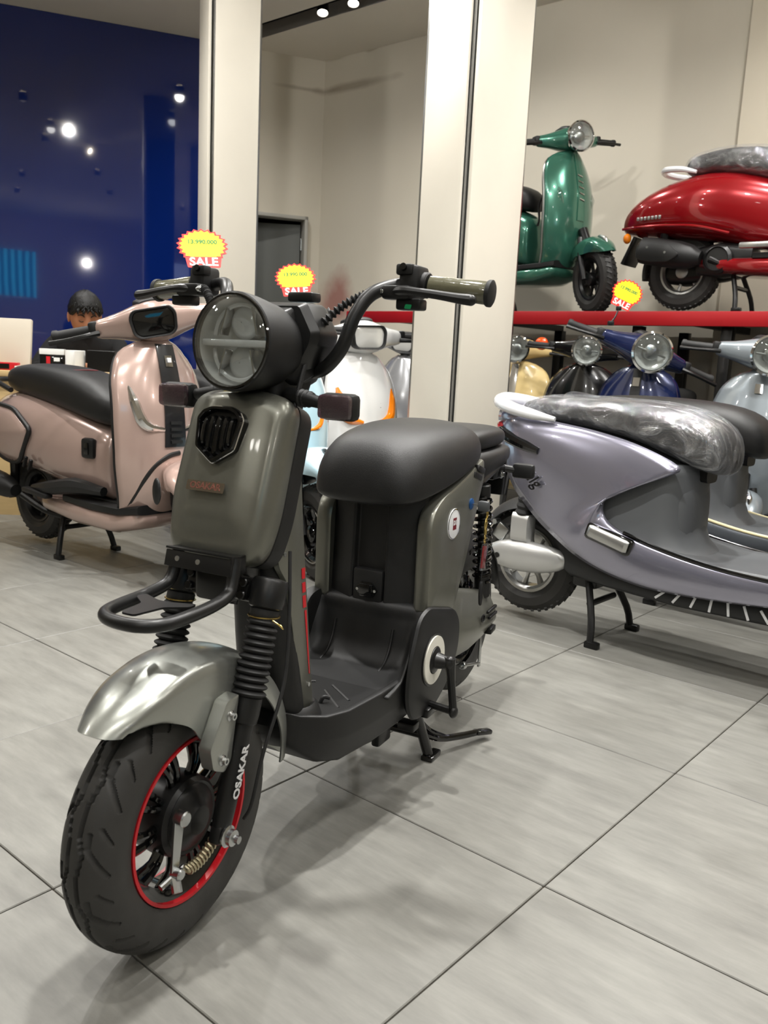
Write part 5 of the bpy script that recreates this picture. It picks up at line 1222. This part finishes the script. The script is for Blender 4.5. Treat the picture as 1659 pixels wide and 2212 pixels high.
    part('grab_rail', M_WHITEG if wrap else M_DKGREY, S, lambda m: m.tube([(.13, -.142, .742), (.05, -.150, .752), (-.05, -.135, .768), (-.13, -.085, .785), (-.155, 0, .792), (-.13, .085, .785), (-.05, .135, .768), (.05, .150, .752), (.13, .142, .742)], [.008, .018, .022, .024, .025, .024, .022, .018, .008], 12, 6))
    part('tail_cap', paint, S, lambda m: m.hull([(-.145, .70, .76, .05, 2.4), (-.13, .69, .775, .09, 2.6), (-.06, .70, .77, .115, 2.8), (.04, .71, .755, .125, 3)], 24), sharp=0)
    tx = text_mb('aulg', .056, .003, shear=.3); tx.xf(basis((.070, -.172, .545), (.79, -.06, -.61), (.61, .12, .79))); tx.build('script_lettering', K['dark'], S, flat=True)
    # rear wheel and drive
    sw_wheel(S, (0, 0, .222), .194, .045, K['alu'], 'rear_wheel', 9)
    part('drive_cover', mat('silver_cast', (190, 190, 188), .3, .6) if 'silver_cast' not in MATS else MATS['silver_cast'], S, lambda m: m.hull([(-.128, .235, .255, .008, 2.0), (-.115, .215, .272, .020, 2.1), (-.06, .195, .298, .034, 2.2), (.02, .19, .308, .040, 2.2), (.11, .20, .306, .036, 2.2), (.18, .222, .296, .024, 2.1), (.205, .25, .275, .008, 2.0)], 24, yoff=-.105), sharp=0, sub=1)
    part('cover_bolt', K['dark'], S, lambda m: m.lathe([(.010, 0), (.010, .002), (.001, .002)], (-.062, -.1385, .242), (0, -1, 0), 14))
    part('shock_cup', MATS['silver_cast'], S, lambda m: m.hull([(-.03, .30, .40, .012, 4), (-.02, .30, .405, .028, 4), (.045, .30, .40, .028, 4), (.055, .30, .395, .012, 4)], 16, yoff=-.10))
    part('shock_spring', K['rubber'], S, lambda m: m.lathe([(.024, .0)] + [((.026 if k % 2 else .031), .01 + k * .012) for k in range(12)], (.012, -.10, .395), (.12, 0, 1), 18))
    part('motor_arm', K['dark'], S, lambda m: [m.tube([(0, -.085, .222), (.16, -.07, .27), (.3, -.06, .27)], .03, 10, 4), m.cyl((0, -.12, .222), (0, .12, .222), .012, 12), m.tube([(0, .085, .222), (.16, .07, .27), (.3, .06, .27)], .03, 10, 4)])
    part('brake_caliper', K['steel'], S, lambda m: [m.box((-.09, -.075, .315), (.05, .02, .06), bev=.006, rot=(0, R_(30), 0)), m.cyl((-.115, -.09, .35), (-.115, -.06, .35), .01, 10)])
    part('rear_fender', K['plastic'], S, lambda m: m.surf(lambda u, v: Vector((0, 0, .222)) + Vector(((.228 - .16 * (v - .5) ** 2) * math.cos(R_(35 + 120 * u)), (v - .5) * .13, (.228 - .16 * (v - .5) ** 2) * math.sin(R_(35 + 120 * u)))), 20, 8, th=.003))
    stand(S, .335, .15, .22, .27)
    part('stand_block', K['dark'], S, lambda m: m.box((.26, 0, .225), (.09, .17, .09), bev=.01))
    # front end (to the right, mostly out of frame)
    fa = Vector((1.28, 0, .2)); head = Vector((1.02, 0, 1.0))
    W = [(0, .15), (.2, .185), (.5, .20), (.8, .18), (.95, .11), (1.0, .03)]
    part('leg_shield', paint, S, lambda m: m.surf(lambda u, v: Vector((1.12 + .06 * math.sin(PI * u) - .12 * u - .07 * ((v - .5) * 2) ** 2, (v - .5) * 2 * sinterp(W, u), .28 + .66 * u)), 24, 16, th=.014), sharp=0)
    headset(S, head, R_(18), R_(-25), paint)
    front_end(S, fa, head, R_(18), R_(-25), paint)
    return S
LVS = lav('lavender silver scooter with a film-wrapped seat and white grab rail', Vector((.55, 3.05, 0)), R_(-41), M_LAV, K['gloss'], K['seat'], True, None)
LV2 = lav('dark grey scooter with bare seat and cream floor trim behind the lavender one', Vector((.916, 3.635, 0)), R_(-41), M_DKGREY, M_CREAMTRIM, K['seat'], False, None)

# ---------------------------------------------------------------- the other scooters
def at_head(hx, hy, deg, wb=1.10):
    """floor position of the rear axle so that the steering head is over (hx, hy)"""
    h = wb - .80 * math.tan(R_(19)); a = R_(deg); return Vector((hx - h * math.cos(a), hy - h * math.sin(a), 0))
def paint(name, rgb, metal=.3, rough=.22): return mat(name, rgb, rough, metal, coat=.9, coatr=.03, noise=.03, nscale=300)
M_LBLUE = paint('ice_blue_paint', (176, 205, 216), 0.0)
M_WHITE = paint('pearl_white_paint', (232, 232, 230), 0.0)
M_NAVY = paint('navy_paint', (12, 26, 66), .3)
M_BLACKP = paint('black_paint', (12, 12, 13), 0.0)
M_CREAMP = paint('cream_yellow_paint', (226, 200, 140), 0.0)
M_GREYB = paint('blue_grey_paint', (142, 150, 156), .45, .3)
M_SILVP = paint('silver_paint', (190, 192, 196), .6)
M_GREEN = paint('teal_green_paint', (58, 112, 94), .45)
M_RED = paint('candy_red_paint', (140, 8, 18), .35)
rimk = K['gloss']
G1 = None
LBS, lbsh, lbh, lbr, lbf = scooter('scooter', 'ice blue scooter half hidden behind the grey electric bike', Vector((-.262 - 1.1 * math.cos(R_(-48)), 3.42 - 1.1 * math.sin(R_(-48)), 0)), R_(-48), M_LBLUE, phi=R_(-12), rim=rimk, signals=K['amber'], flamp=K['gloss'], crest=M_LBLUE, fup=.10, fr=.25, fhw=.10)
MS_ = steer_mtx(lbh, lbr, R_(-12))
for k, chh in enumerate('OVNO'):
    a_ = R_(232 + k * 7); q = text_mb(chh, .028, .0006, bold=.0006); q.xf(MS_ @ basis(lbf + Vector((math.cos(a_) * .168, -.0475, math.sin(a_) * .168)), (-math.sin(a_), 0, math.cos(a_)), (-math.cos(a_), 0, -math.sin(a_)))); q.build('tyre_letter', mat('orange_print', (215, 90, 40), .6) if k == 0 else MATS['orange_print'], LBS, flat=True)
part('rim_edge', K['chrome'], LBS, lambda m: m.lathe([(.116, -.040), (.116, -.044), (.122, -.044), (.122, -.040)], lbf, (0, 1, 0), 40, closed=True).xf(MS_))
WS, wsh, wh, wr_, wf = scooter('scooter', 'white scooter with orange indicators and clear angular headlight beside the column', at_head(-.155, 4.28, -55), R_(-55), M_WHITE, lamp='hex', phi=R_(-8), hsc=1.3, sig=1.9, rim=rimk, signals=K['amber'], lampmat=K['reflector'], seatm=K['seat'])
part('shield_slit', K['plastic'], WS, lambda m: m.surf(lambda u, v: wsh(.62 + .25 * u, .055 + (v - .5) * .008, .006), 8, 2, th=.006))
part('shield_sticker', mat('blue_sticker', (20, 70, 160), .4), WS, lambda m: m.surf(lambda u, v: wsh(.9 + .05 * u, .02 + (v - .5) * .03, .005), 4, 4, th=.003))
for k in range(6):
    part('shield_stud', K['plastic'], WS, lambda m: m.ball(wsh(.88 - .04 * k - (.05 if k > 2 else 0), -.075 + .006 * k, .004), .006, 8, 6))
part('green_tag', M_GREENST, WS, lambda m: m.box((.79, -.2, 1.03), (.06, .012, .012)))
scooter('scooter', 'silver scooter mostly hidden behind the left edge of the column', at_head(.11, 5.24, 238), R_(236), M_SILVP, lamp='hex', phi=R_(14), lampmat=K['reflector'], rim=rimk)
CS, csh, ch_, cr2, cf = scooter('scooter', 'cream yellow scooter with an orange indicator right of the column', at_head(.745, 5.02, 240), R_(240), M_CREAMP, phi=R_(8), rim=K['alu'], crest=K['chrome'])
part('bar_indicator', mat('orange_lens', (235, 84, 14), .15, coat=.5), CS, lambda m: m.lathe([(.028, 0), (.036, .01), (.034, .03), (.022, .04), (.001, .043)], (.90, .155, 1.045), (1, .1, 0), 20))
scooter('scooter', 'black scooter with round headlight between cream and navy scooters', at_head(.985, 4.67, 240), R_(244), M_BLACKP, phi=R_(16), rim=K['alu'], body='round')
NS, nsh, nh, nr, nf = scooter('scooter', 'glossy navy blue scooter carrying a yellow sale tag', at_head(1.235, 4.27, 240), R_(240), M_NAVY, phi=R_(30), tilt=R_(-9), body='round', hsc=1.25, rim=K['alu'], crest=K['satin'], stripe=K['chrome'])
GS, gsh, gh, gr, gf = scooter('scooter', 'blue-grey scooter with silver chevrons at the right edge', at_head(1.67, 3.88, 238), R_(238), M_GREYB, phi=R_(20), rim=K['alu'], flamp=K['chrome'], stripe=K['chrome'], hsc=1.15)
for k in range(3):
    part('chevron', K['chrome'], GS, lambda m: m.tube([gsh(.66 - .035 * k, -.045, .008), gsh(.64 - .035 * k, 0, .010), gsh(.66 - .035 * k, .045, .008)], .006, 6, 1))
for sy in (1, -1):
    part('shield_seam', K['plastic'], GS, lambda m: m.tube([gsh(.3 + .6 * t / 8, sy * .085, .001) for t in range(9)], .005, 6, 1))
# on the shelf
GR, grsh, grh, grr, grf = scooter('scooter', 'metallic green scooter with round headlight standing on the red shelf', Vector((1.224 - 1.155 * math.cos(R_(-53)), 5.428 - 1.155 * math.sin(R_(-53)), SZ)), R_(-53), M_GREEN, phi=R_(-20), rim=K['satin'], body='round', scale=1.05, signals=None, flamp=K['alu'], crest=M_GREEN, trim=K['alu'], hsc=1.1)
for k in range(5):
    part('shield_gill', K['chrome'], GR, lambda m: m.tube([grsh(.80 - .05 * k, -.02, .016), grsh(.79 - .05 * k, .02, .016)], .007, 6, 1))
for sy in (1, -1):
    part('side_lamp', K['lens'], GR, lambda m: m.tube([grsh(.70, sy * .145, .004), grsh(.62, sy * .14, .010), grsh(.54, sy * .12, .006)], [.004, .018, .006], 10, 5))
part('key_cord', K['dark'], GR, lambda m: m.tube([(.66, -.02, .72), (.63, -.02, .66), (.64, -.02, .58), (.63, -.02, .54)], [.004, .01, .006, .009], 8, 4))
RS, rsh, rh, rr_, rf = scooter('scooter', 'candy red scooter with a film-wrapped seat standing on the red shelf', Vector((1.655, 5.067, SZ)), R_(-40), M_RED, phi=0, rim=K['alu'], body='sloped', scale=1.05, engine=True)
mufflr(RS, -.165, -.20, .18, .31, .072)
part('grab_rail', M_WHITEG, RS, lambda m: m.tube([(.06, -.13, .715), (-.02, -.135, .735), (-.12, -.10, .745), (-.16, 0, .748), (-.12, .10, .745), (-.02, .135, .735), (.06, .13, .715)], [.009, .015, .017, .018, .017, .015, .009], 10, 6))
part('seat_wrap', M_FILM, RS, lambda m: m.hull([(-.04, .73, .78, .05, 2.4), (-.02, .708, .812, .09, 2.6), (.06, .708, .838, .118, 2.8), (.2, .702, .848, .133, 2.9), (.32, .68, .843, .138, 2.9), (.45, .65, .822, .133, 2.9), (.57, .62, .785, .112, 2.8), (.62, .615, .73, .075, 2.4)], 40), sharp=0, sub=1)
for sy in (1, -1):
    part('body_seam', M_RED, RS, lambda m: m.tube([(-.34, .09 * sy, .455), (-.2, .158 * sy, .45), (-.05, .186 * sy, .445), (.12, .192 * sy, .43), (.28, .174 * sy, .39)], .008, 8, 5))
    part('rear_signal', K['amber'], RS, lambda m: m.ball((-.30, .11 * sy, .40), (.022, .025, .028), 12, 8))
    part('foot_peg', K['alu'], RS, lambda m: m.box((.44, .185 * sy, .325), (.2, .03, .03), bev=.01))
part('plate_holder', K['dark'], RS, lambda m: m.box((-.30, 0, .34), (.02, .17, .16), bev=.004, rot=(0, R_(24), 0)))
for k in range(7):
    part('body_emblem', K['alu'], RS, lambda m: m.box((-.225 + k * .022, -.157 - k * .0042, .492), (.016, .008, .02), bev=.004, rot=(0, 0, R_(-10))))
part('fan_cover', K['satin'], RS, lambda m: [m.lathe([(.075, 0), (.075, .02), (.06, .03), (.055, .02), (.02, .02), (.001, .022)], (.22, -.12, .27), (0, -1, 0), 24), m.hull([(.1, .2, .34, .05, 4), (.22, .18, .36, .07, 4), (.38, .2, .34, .05, 4)], 20, yoff=-.05)])

# ================================================================ DESK CORNER
M_WOOD = mat('pale_wood', (206, 178, 128), .45, noise=.12, nscale=6, aniso=(1, 14, 14))
M_BLKP = mat('shirt_black', (13, 13, 15), .85, bump=.3, bscale=300)
M_SKIN = mat('skin', (176, 122, 92), .5, noise=.06, nscale=30)
M_HAIR = mat('hair_black', (10, 9, 9), .45, noise=.4, nscale=90, bump=.9, bscale=160)
DX = Vector((math.cos(R_(6)), math.sin(R_(6)), 0)); DY = Vector((-DX.y, DX.x, 0)); DO = Vector((-1.33, 4.52, 0))
def DP(x, y, z=0.0): return DO + DX * x + DY * y + Vector((0, 0, z))
dm = lambda: basis(DO, DX, DY)
DZ = .765
dk = thing('reception_desk', 'pale wooden counter desk in front of the blue glass wall', 'desk')
part('desk_top', M_WOOD, dk, lambda m: m.box((-.95, .32, DZ - .015), (2.0, .7, .03), mat=dm(), bev=.003))
part('front_panel', M_WOOD, dk, lambda m: m.box((-.95, .02, (DZ - .03) / 2), (1.96, .02, DZ - .03), mat=dm(), bev=.002))
for x in (-1.92, .02): part('side_panel', M_WOOD, dk, lambda m: m.box((x, .33, (DZ - .03) / 2), (.02, .6, DZ - .03), mat=dm(), bev=.002))
mo = thing('monitor', 'cream back of a computer monitor on the desk', 'monitor', DP(-.86, .18, DZ), R_(2))
M_MON = mat('cream_plastic', (214, 204, 186), .35)
part('screen_back', M_MON, mo, lambda m: m.box((0, 0, .135), (.56, .03, .27), bev=.008, rot=(R_(-8), 0, 0)))
part('base', M_MON, mo, lambda m: m.box((0, .05, .006), (.24, .16, .012), bev=.003))
part('neck', M_MON, mo, lambda m: m.box((0, .05, .06), (.06, .03, .11), bev=.004))
def desk_item(name, label, cat, x, y, rz=0.0): return thing(name, label, cat, DP(x, y, DZ), R_(6 + rz))
t = desk_item('card_box', 'small red and black box at the desk edge by the monitor', 'box', -.68, .06)
part('box_body', K['red'], t, lambda m: m.box((0, 0, .02), (.12, .06, .04), bev=.002)); part('box_window', K['dark'], t, lambda m: m.box((-.012, -.031, .02), (.07, .003, .026)))
t = desk_item('carton', 'black white and red carton stacked beside the white roll', 'box', -.475, .17, 8)
part('carton_body', K['gloss'], t, lambda m: m.box((0, 0, .045), (.12, .08, .09), bev=.002)); part('carton_lid', K['white'], t, lambda m: m.box((.0, 0, .105), (.125, .085, .03), bev=.002))
part('carton_print', K['red'], t, lambda m: m.box((-.018, -.041, .06), (.02, .003, .04))); part('carton_print_white', K['white'], t, lambda m: m.box((.025, -.041, .065), (.03, .003, .02)))
t = desk_item('tissue_roll', 'white paper roll standing on the desk', 'paper roll', -.345, .12)
part('paper', K['white'], t, lambda m: m.lathe([(.018, .0), (.05, 0), (.051, .003), (.051, .115), (.049, .118), (.02, .118), (.018, .11)], (0, 0, 0), (0, 0, 1), 28)); part('loose_sheet', K['white'], t, lambda m: m.surf(lambda u, v: Vector((.051 * math.cos(-.3 - u * 1.2) + .008 * u, .051 * math.sin(-.3 - u * 1.2) - .012 * u, .005 + .11 * v)), 8, 4, th=.001))
t = desk_item('pen_box', 'black mesh organiser box in front of the seated person', 'organiser', -.205, .14)
part('mesh_wall', K['dark'], t, lambda m: [m.box((0, -.05, .06), (.14, .004, .12)), m.box((0, .05, .06), (.14, .004, .12)), m.box((-.07, 0, .06), (.004, .1, .12)), m.box((.07, 0, .06), (.004, .1, .12)), m.box((0, 0, .003), (.14, .1, .006))])
part('rim_wire', K['satin'], t, lambda m: m.tube([(-.07, -.05, .12), (.07, -.05, .12), (.07, .05, .12), (-.07, .05, .12)], .003, 6, 1, closed=True))
t = desk_item('bottle', 'dark blue bottle with white cap at the desk end', 'bottle', -.10, .1)
part('bottle_body', mat('blue_bottle', (22, 24, 60), .2, coat=.5), t, lambda m: m.lathe([(.016, 0), (.02, .003), (.02, .075), (.012, .088), (.01, .092)], (0, 0, 0), (0, 0, 1), 20)); part('cap', K['white'], t, lambda m: m.lathe([(.012, .09), (.0125, .12), (.010, .123)], (0, 0, 0), (0, 0, 1), 16)); part('bottle_label', K['white'], t, lambda m: m.lathe([(.0204, .03), (.0204, .045)], (0, 0, 0), (0, 0, 1), 20, caps=False))
t = desk_item('paper_stack', 'white paper stack lying behind the pink scooter seat', 'paper', -.50, .045, -6)
part('sheets', K['white'], t, lambda m: m.box((0, 0, .012), (.24, .1, .024), bev=.003)); part('top_sheet', K['white'], t, lambda m: m.box((.008, .004, .0255), (.235, .1, .002), rot=(0, 0, R_(3))))
t = desk_item('notebook', 'tan notebook lying in front of the black organiser', 'notebook', -.205, .035, 4)
part('pages', K['white'], t, lambda m: m.box((0, 0, .005), (.115, .06, .009))); part('cover', mat('tan_cover', (200, 178, 140), .6), t, lambda m: m.box((0, 0, .0105), (.12, .064, .003), bev=.001))

# seated person behind the desk, looking down
PP = thing('person', 'person with short black hair in a black shirt sitting behind the desk looking down', 'person', Vector((-1.80, 5.16, 0)), R_(6))
# local frame: +x right (image), -y towards the camera, z up
HM = Matrix.Translation((.01, -.16, 1.075)) @ Matrix.Rotation(R_(22), 4, 'Z') @ Matrix.Rotation(R_(20), 4, 'X') @ Matrix.Scale(1.08, 4)
def gs(a, s): return math.exp(-(a / s) ** 2)
def head_r(lat, lon, hair=0.0):
    """lat -90..90, lon 0 = face (towards -y)"""
    la, lo = R_(lat), R_(lon); d = Vector((math.cos(la) * math.sin(lo), -math.cos(la) * math.cos(lo), math.sin(la)))
    sx, sy_, sz = .078, .095, .118
    if d.z < 0: sx *= 1 - .22 * (-d.z); sy_ *= 1 - .05 * (-d.z)
    p = Vector((d.x * sx, d.y * sy_, d.z * sz))
    f = max(0, math.cos(lo))
    nose = .022 * gs(lon, 9) * gs(lat + 14, 12) + .008 * gs(lon, 7) * gs(lat - 2, 12)
    eyes = -.010 * (gs(lon - 24, 11) + gs(lon + 24, 11)) * gs(lat - 4, 8)
    brow = .005 * (gs(lon - 22, 16) + gs(lon + 22, 16)) * gs(lat - 15, 6)
    mouth = .006 * gs(lon, 17) * (gs(lat + 33, 5) + gs(lat + 42, 5)) - .003 * gs(lon, 17) * gs(lat + 37.5, 3)
    chin = .010 * gs(lon, 22) * gs(lat + 58, 12); ear = 0
    k = nose + eyes + brow + mouth + chin
    return p + d * k + d * hair
def body(m):
    # continuous skin from pelvis to crown: torso loft, neck, head rings
    rings = []; n = 24
    for z, y, hx, hy in ((.42, .06, .15, .11), (.50, .05, .165, .12), (.62, .02, .15, .105), (.74, -.02, .165, .11), (.86, -.06, .18, .105), (.93, -.085, .165, .09), (.965, -.105, .09, .06), (.985, -.12, .058, .055), (1.01, -.135, .052, .052)):
        rings.append([Vector((hx * math.cos(2 * PI * j / n + PI / 2), y + hy * math.sin(2 * PI * j / n + PI / 2), z)) for j in range(n)])
    for lat in (-62, -50, -40, -36, -32, -26, -20, -14, -8, -2, 4, 10, 16, 24, 36, 50, 66, 82, 89):
        rings.append([HM @ head_r(lat, 360 * j / n - 180 + 0) for j in range(n)])
    # align start of head rings with the body rings (angle offset)
    m.loft(rings)
    for s in (1, -1):
        e = HM @ Vector((s * .079, .008, -.005)); m.ball(e, (.010, .020, .032), 10, 8, rot=HM.to_3x3())
        sh, el, wr = Vector((s * .17, -.07, .90)), Vector((s * .24, -.20, .76)), Vector((s * .07, -.42, .79))
        m.tube([sh, sh.lerp(el, .5) + Vector((s * .01, 0, 0)), el, el.lerp(wr, .5), wr], [.052, .046, .04, .036, .027], 14, 5)
        m.tube([wr, wr + Vector((-s * .02, -.04, .0)), wr + Vector((-s * .035, -.075, .0))], [.026, .034, .026], 12, 4)
        for q, (a, L) in enumerate(((-.030, .055), (-.012, .068), (.006, .066), (.022, .05))):
            b = wr + Vector((-s * .035 + a, -.075, .002)); m.tube([b, b + Vector((-s * .004, -L * .5, .006)), b + Vector((-s * .006, -L, -.012))], [.009, .0085, .007], 8, 3)
        b = wr + Vector((-s * .035, -.04, .0)) + Vector((-s * .02, 0, 0)); m.tube([b, b + Vector((-s * .018, -.02, 0)), b + Vector((-s * .02, -.045, -.008))], [.011, .0095, .008], 8, 3)
        m.tube([(s * .09, .05, .46), (s * .12, -.2, .50), (s * .12, -.36, .48)], [.085, .078, .058], 14, 4)
        m.tube([(s * .12, -.36, .48), (s * .12, -.34, .28), (s * .12, -.30, .07)], [.058, .05, .036], 14, 4)
        m.tube([(s * .12, -.27, .045), (s * .12, -.38, .04), (s * .12, -.46, .03)], [.04, .04, .025], 12, 3)
PB = part('body', M_SKIN, PP, body, sharp=0)
def shirt(m):
    rings = []; n = 28
    for z, y, hx, hy in ((.44, .06, .17, .13), (.55, .04, .175, .13), (.68, .0, .17, .122), (.80, -.04, .19, .122), (.89, -.07, .20, .112), (.935, -.088, .172, .095), (.962, -.105, .105, .075), (.972, -.112, .075, .066)):
        rings.append([Vector((hx * math.copysign(abs(math.cos(2 * PI * j / n)) ** .85, math.cos(2 * PI * j / n)), y + hy * math.sin(2 * PI * j / n), z)) for j in range(n)])
    m.loft(rings, True, False)
    for s in (1, -1):
        sh, el, wr = Vector((s * .165, -.07, .905)), Vector((s * .24, -.20, .765)), Vector((s * .07, -.42, .79))
        m.tube([sh - Vector((s * .05, 0, 0)), sh, sh.lerp(el, .5) + Vector((s * .01, 0, 0)), el, el.lerp(wr, .3)], [.06, .068, .06, .054, .05], 16, 5)
part('shirt', M_BLKP, PB, shirt, sharp=0)
part('trousers', mat('trousers_dark', (22, 24, 32), .8), PB, lambda m: [m.tube([(s * .06, .06, .47), (s * .12, -.2, .50), (s * .12, -.365, .485), (s * .12, -.345, .28), (s * .12, -.305, .08)], [.125, .095, .075, .062, .055], 14, 4) for s in (1, -1)])
def hair(m):
    n = 40; rings = []
    random.seed(3)
    for i in range(15):
        ring = []
        for j in range(n):
            lon = 360 * j / n - 180; f = abs(lon)
            low = interp([(0, 30), (35, 26), (58, 8), (80, 6), (105, -4), (140, -30), (180, -34)], f)
            lat = low + (89 - low) * (i / 14) ** .9
            th = interp([(0, .012), (60, .010), (110, .007), (180, .008)], f) + .016 * max(0, (lat - 10) / 80) ** .5
            th += random.uniform(-.002, .003); th = .001 if i == 0 else th
            if i == 0 and f < 60: th = .006
            ring.append(HM @ head_r(lat, lon, th))
        rings.append(ring)
    m.loft(rings, False, True)
    for k in range(60):
        lon = random.uniform(-75, 75); lat = random.uniform(28, 60); p = HM @ head_r(lat, lon, .012); q = HM @ head_r(lat - random.uniform(12, 22), lon + random.uniform(-14, 14), .016)
        m.tube([p, (p + q) / 2 + (HM.to_3x3() @ Vector((0, -.006, .004))), q], [.006, .0055, .0015], 6, 2)
part('hair', M_HAIR, PB, hair, sharp=0)
def feat(m_, fn, nm): part(nm, m_, PB, fn, sharp=0)
for s in (1, -1):
    feat(K['dark'], lambda m: m.tube([HM @ head_r(1, s * (24 - 9), .002), HM @ head_r(-1.5, s * 24, .004), HM @ head_r(0.5, s * (24 + 9), .002)], .0022, 6, 4), 'eyelid')
    feat(M_HAIR, lambda m: m.tube([HM @ head_r(13, s * 11, .002), HM @ head_r(17, s * 24, .003), HM @ head_r(13, s * 38, .001)], [.0028, .004, .0018], 6, 4), 'eyebrow')
feat(mat('lips', (150, 82, 72), .45), lambda m: [m.tube([HM @ head_r(-35.5, -15, .0), HM @ head_r(-34.5, 0, .003), HM @ head_r(-35.5, 15, .0)], [.0015, .0038, .0015], 6, 4)], 'lips')
ch = thing('office_chair', 'dark office chair under the seated person', 'chair', Vector((-1.805, 5.22, 0)), R_(6))
part('seat', K['plastic'], ch, lambda m: m.box((0, 0, .36), (.44, .42, .06), bev=.02)); part('backrest', K['plastic'], ch, lambda m: m.box((0, .26, .66), (.38, .04, .36), bev=.018)); part('column', K['dark'], ch, lambda m: m.cyl((0, 0, .06), (0, 0, .34), .03))
for k in range(5):
    a = 2 * PI * k / 5; part('leg', K['dark'], ch, lambda m: [m.tube([(0, 0, .08), (.26 * math.cos(a), .26 * math.sin(a), .05)], [.02, .013], 8, 1), m.ball((.26 * math.cos(a), .26 * math.sin(a), .025), .025, 10, 8)])

# ================================================================ SALE TAGS
M_TAGY = mat('fluorescent_yellow', (250, 236, 20), .5); M_TAGR = mat('tag_red', (236, 40, 34), .5); M_TAGG = mat('pen_green', (40, 120, 60), .6)
def sale_tag(label, pos, size, face, roll, base, price='13.990.000'):
    """starburst card at pos facing `face`; a stem runs down to base"""
    t = thing('sale_tag', label, 'price tag', base, 0.0, 'starburst sale tags')
    o = Vector(pos) - Vector(base); f = Vector(face).normalized(); rgt = Vector((0, 0, 1)).cross(f).normalized(); up = f.cross(rgt)
    c, s = math.cos(roll), math.sin(roll); ux = rgt * c + up * s; uy = up * c - rgt * s
    def star(r1, r2, n=22, ky=.82): return [((r1 if k % 2 else r2) * math.cos(PI * k / n), (r1 if k % 2 else r2) * ky * math.sin(PI * k / n)) for k in range(2 * n)]
    h = size / 2
    card = part('card', M_TAGR, t, lambda m: m.plate(star(h, h * .88), o, ux, uy, .002))
    part('card_face', M_TAGY, t, lambda m: m.plate(star(h * .89, h * .78), o + f * .0021, ux, uy, .0006))
    part('banner', M_TAGR, t, lambda m: m.plate(rpoly([(-h * .62, -h * 1.02), (h * .62, -h * 1.02), (h * .7, -h * .52), (-h * .7, -h * .52)], h * .06), o + f * .003, ux, uy, .0008))
    a = text_mb('SALE', size * .26, .0004, bold=.0012); a.xf(basis(o + f * .0042 - uy * h * .77, ux, uy)); a.build('banner_letters', K['white'], t, flat=True)
    b = text_mb(price, size * .13, .0003, bold=.0006); b.xf(basis(o + f * .0031 + uy * h * .18, ux, uy)); b.build('price_figures', M_TAGG, t, flat=True)
    part('clip', K['dark'], t, lambda m: m.box(o - uy * h * 1.08, (.026, .016, .022), bev=.004))
    part('clamp', K['dark'], t, lambda m: m.box((0, 0, .008), (.03, .026, .022), bev=.004))
    part('stem', K['satin'], t, lambda m: m.tube([o - uy * h * 1.05, (o - uy * h * 1.05) * .5 + Vector((.004, .004, 0)), (0, 0, .01)], .004, 8, 4))
    return t
sale_tag('yellow starburst sale tag clipped to the beige-pink scooter handlebar', (-.665, 3.02, 1.262), .175, (.25, -1, .62), R_(4), (-.635, 2.99, 1.135))
sale_tag('yellow starburst sale tag clipped to the ice blue scooter handlebar', (-.412, 3.62, 1.225), .172, (.1, -1, .55), R_(6), (-.385, 3.60, 1.075))
sale_tag('yellow starburst sale tag on a stem above the navy scooter', (1.145, 4.33, 1.295), .155, (-.25, -1, .1), R_(-24), (1.07, 4.30, 1.135))

for i, ((x, y), p, an) in enumerate(SPOTS):
    spotlight((x, y, CEIL - .002), p, an, blend=.8, label='black ceiling spotlight recessed above the showroom floor')
for u in (-4.93, -4.62):
    c = UV(u, 4.9)
    spotlight((c.x, c.y, CEIL + .158), 60, 90, aim=c + BX * .5 - AX * .5 + Vector((0, 0, 1.5)), label='small track spotlight hanging in the black ceiling slot', drop=.09)
for (x, y), aim, p in (((-.93, 3.05), (.3, 6.9, 1.5), 80), ((.35, 2.5), (1.2, 6.1, 1.5), 70), ((1.25, 2.2), (2.1, 5.3, 1.4), 60), ((-1.56, 3.94), (-1.0, 7.6, 1.3), 40), ((2.3, 2.0), (3.2, 4.2, 1.3), 60)):
    spotlight((x + .12, y + .1, CEIL - .002), p, 74, aim=aim, blend=.35, label='ceiling track spotlight angled towards the back wall', drop=.06)
for x, y in ((2.7, .9), (-3.3, 1.6), (-.9, -1.6), (1.3, -1.9)):  # added globes around the camera, unseen, brightening front faces and ceiling
    fill_pendant((x, y, 2.55), 'added fill globe hanging unseen over the front of the shop')
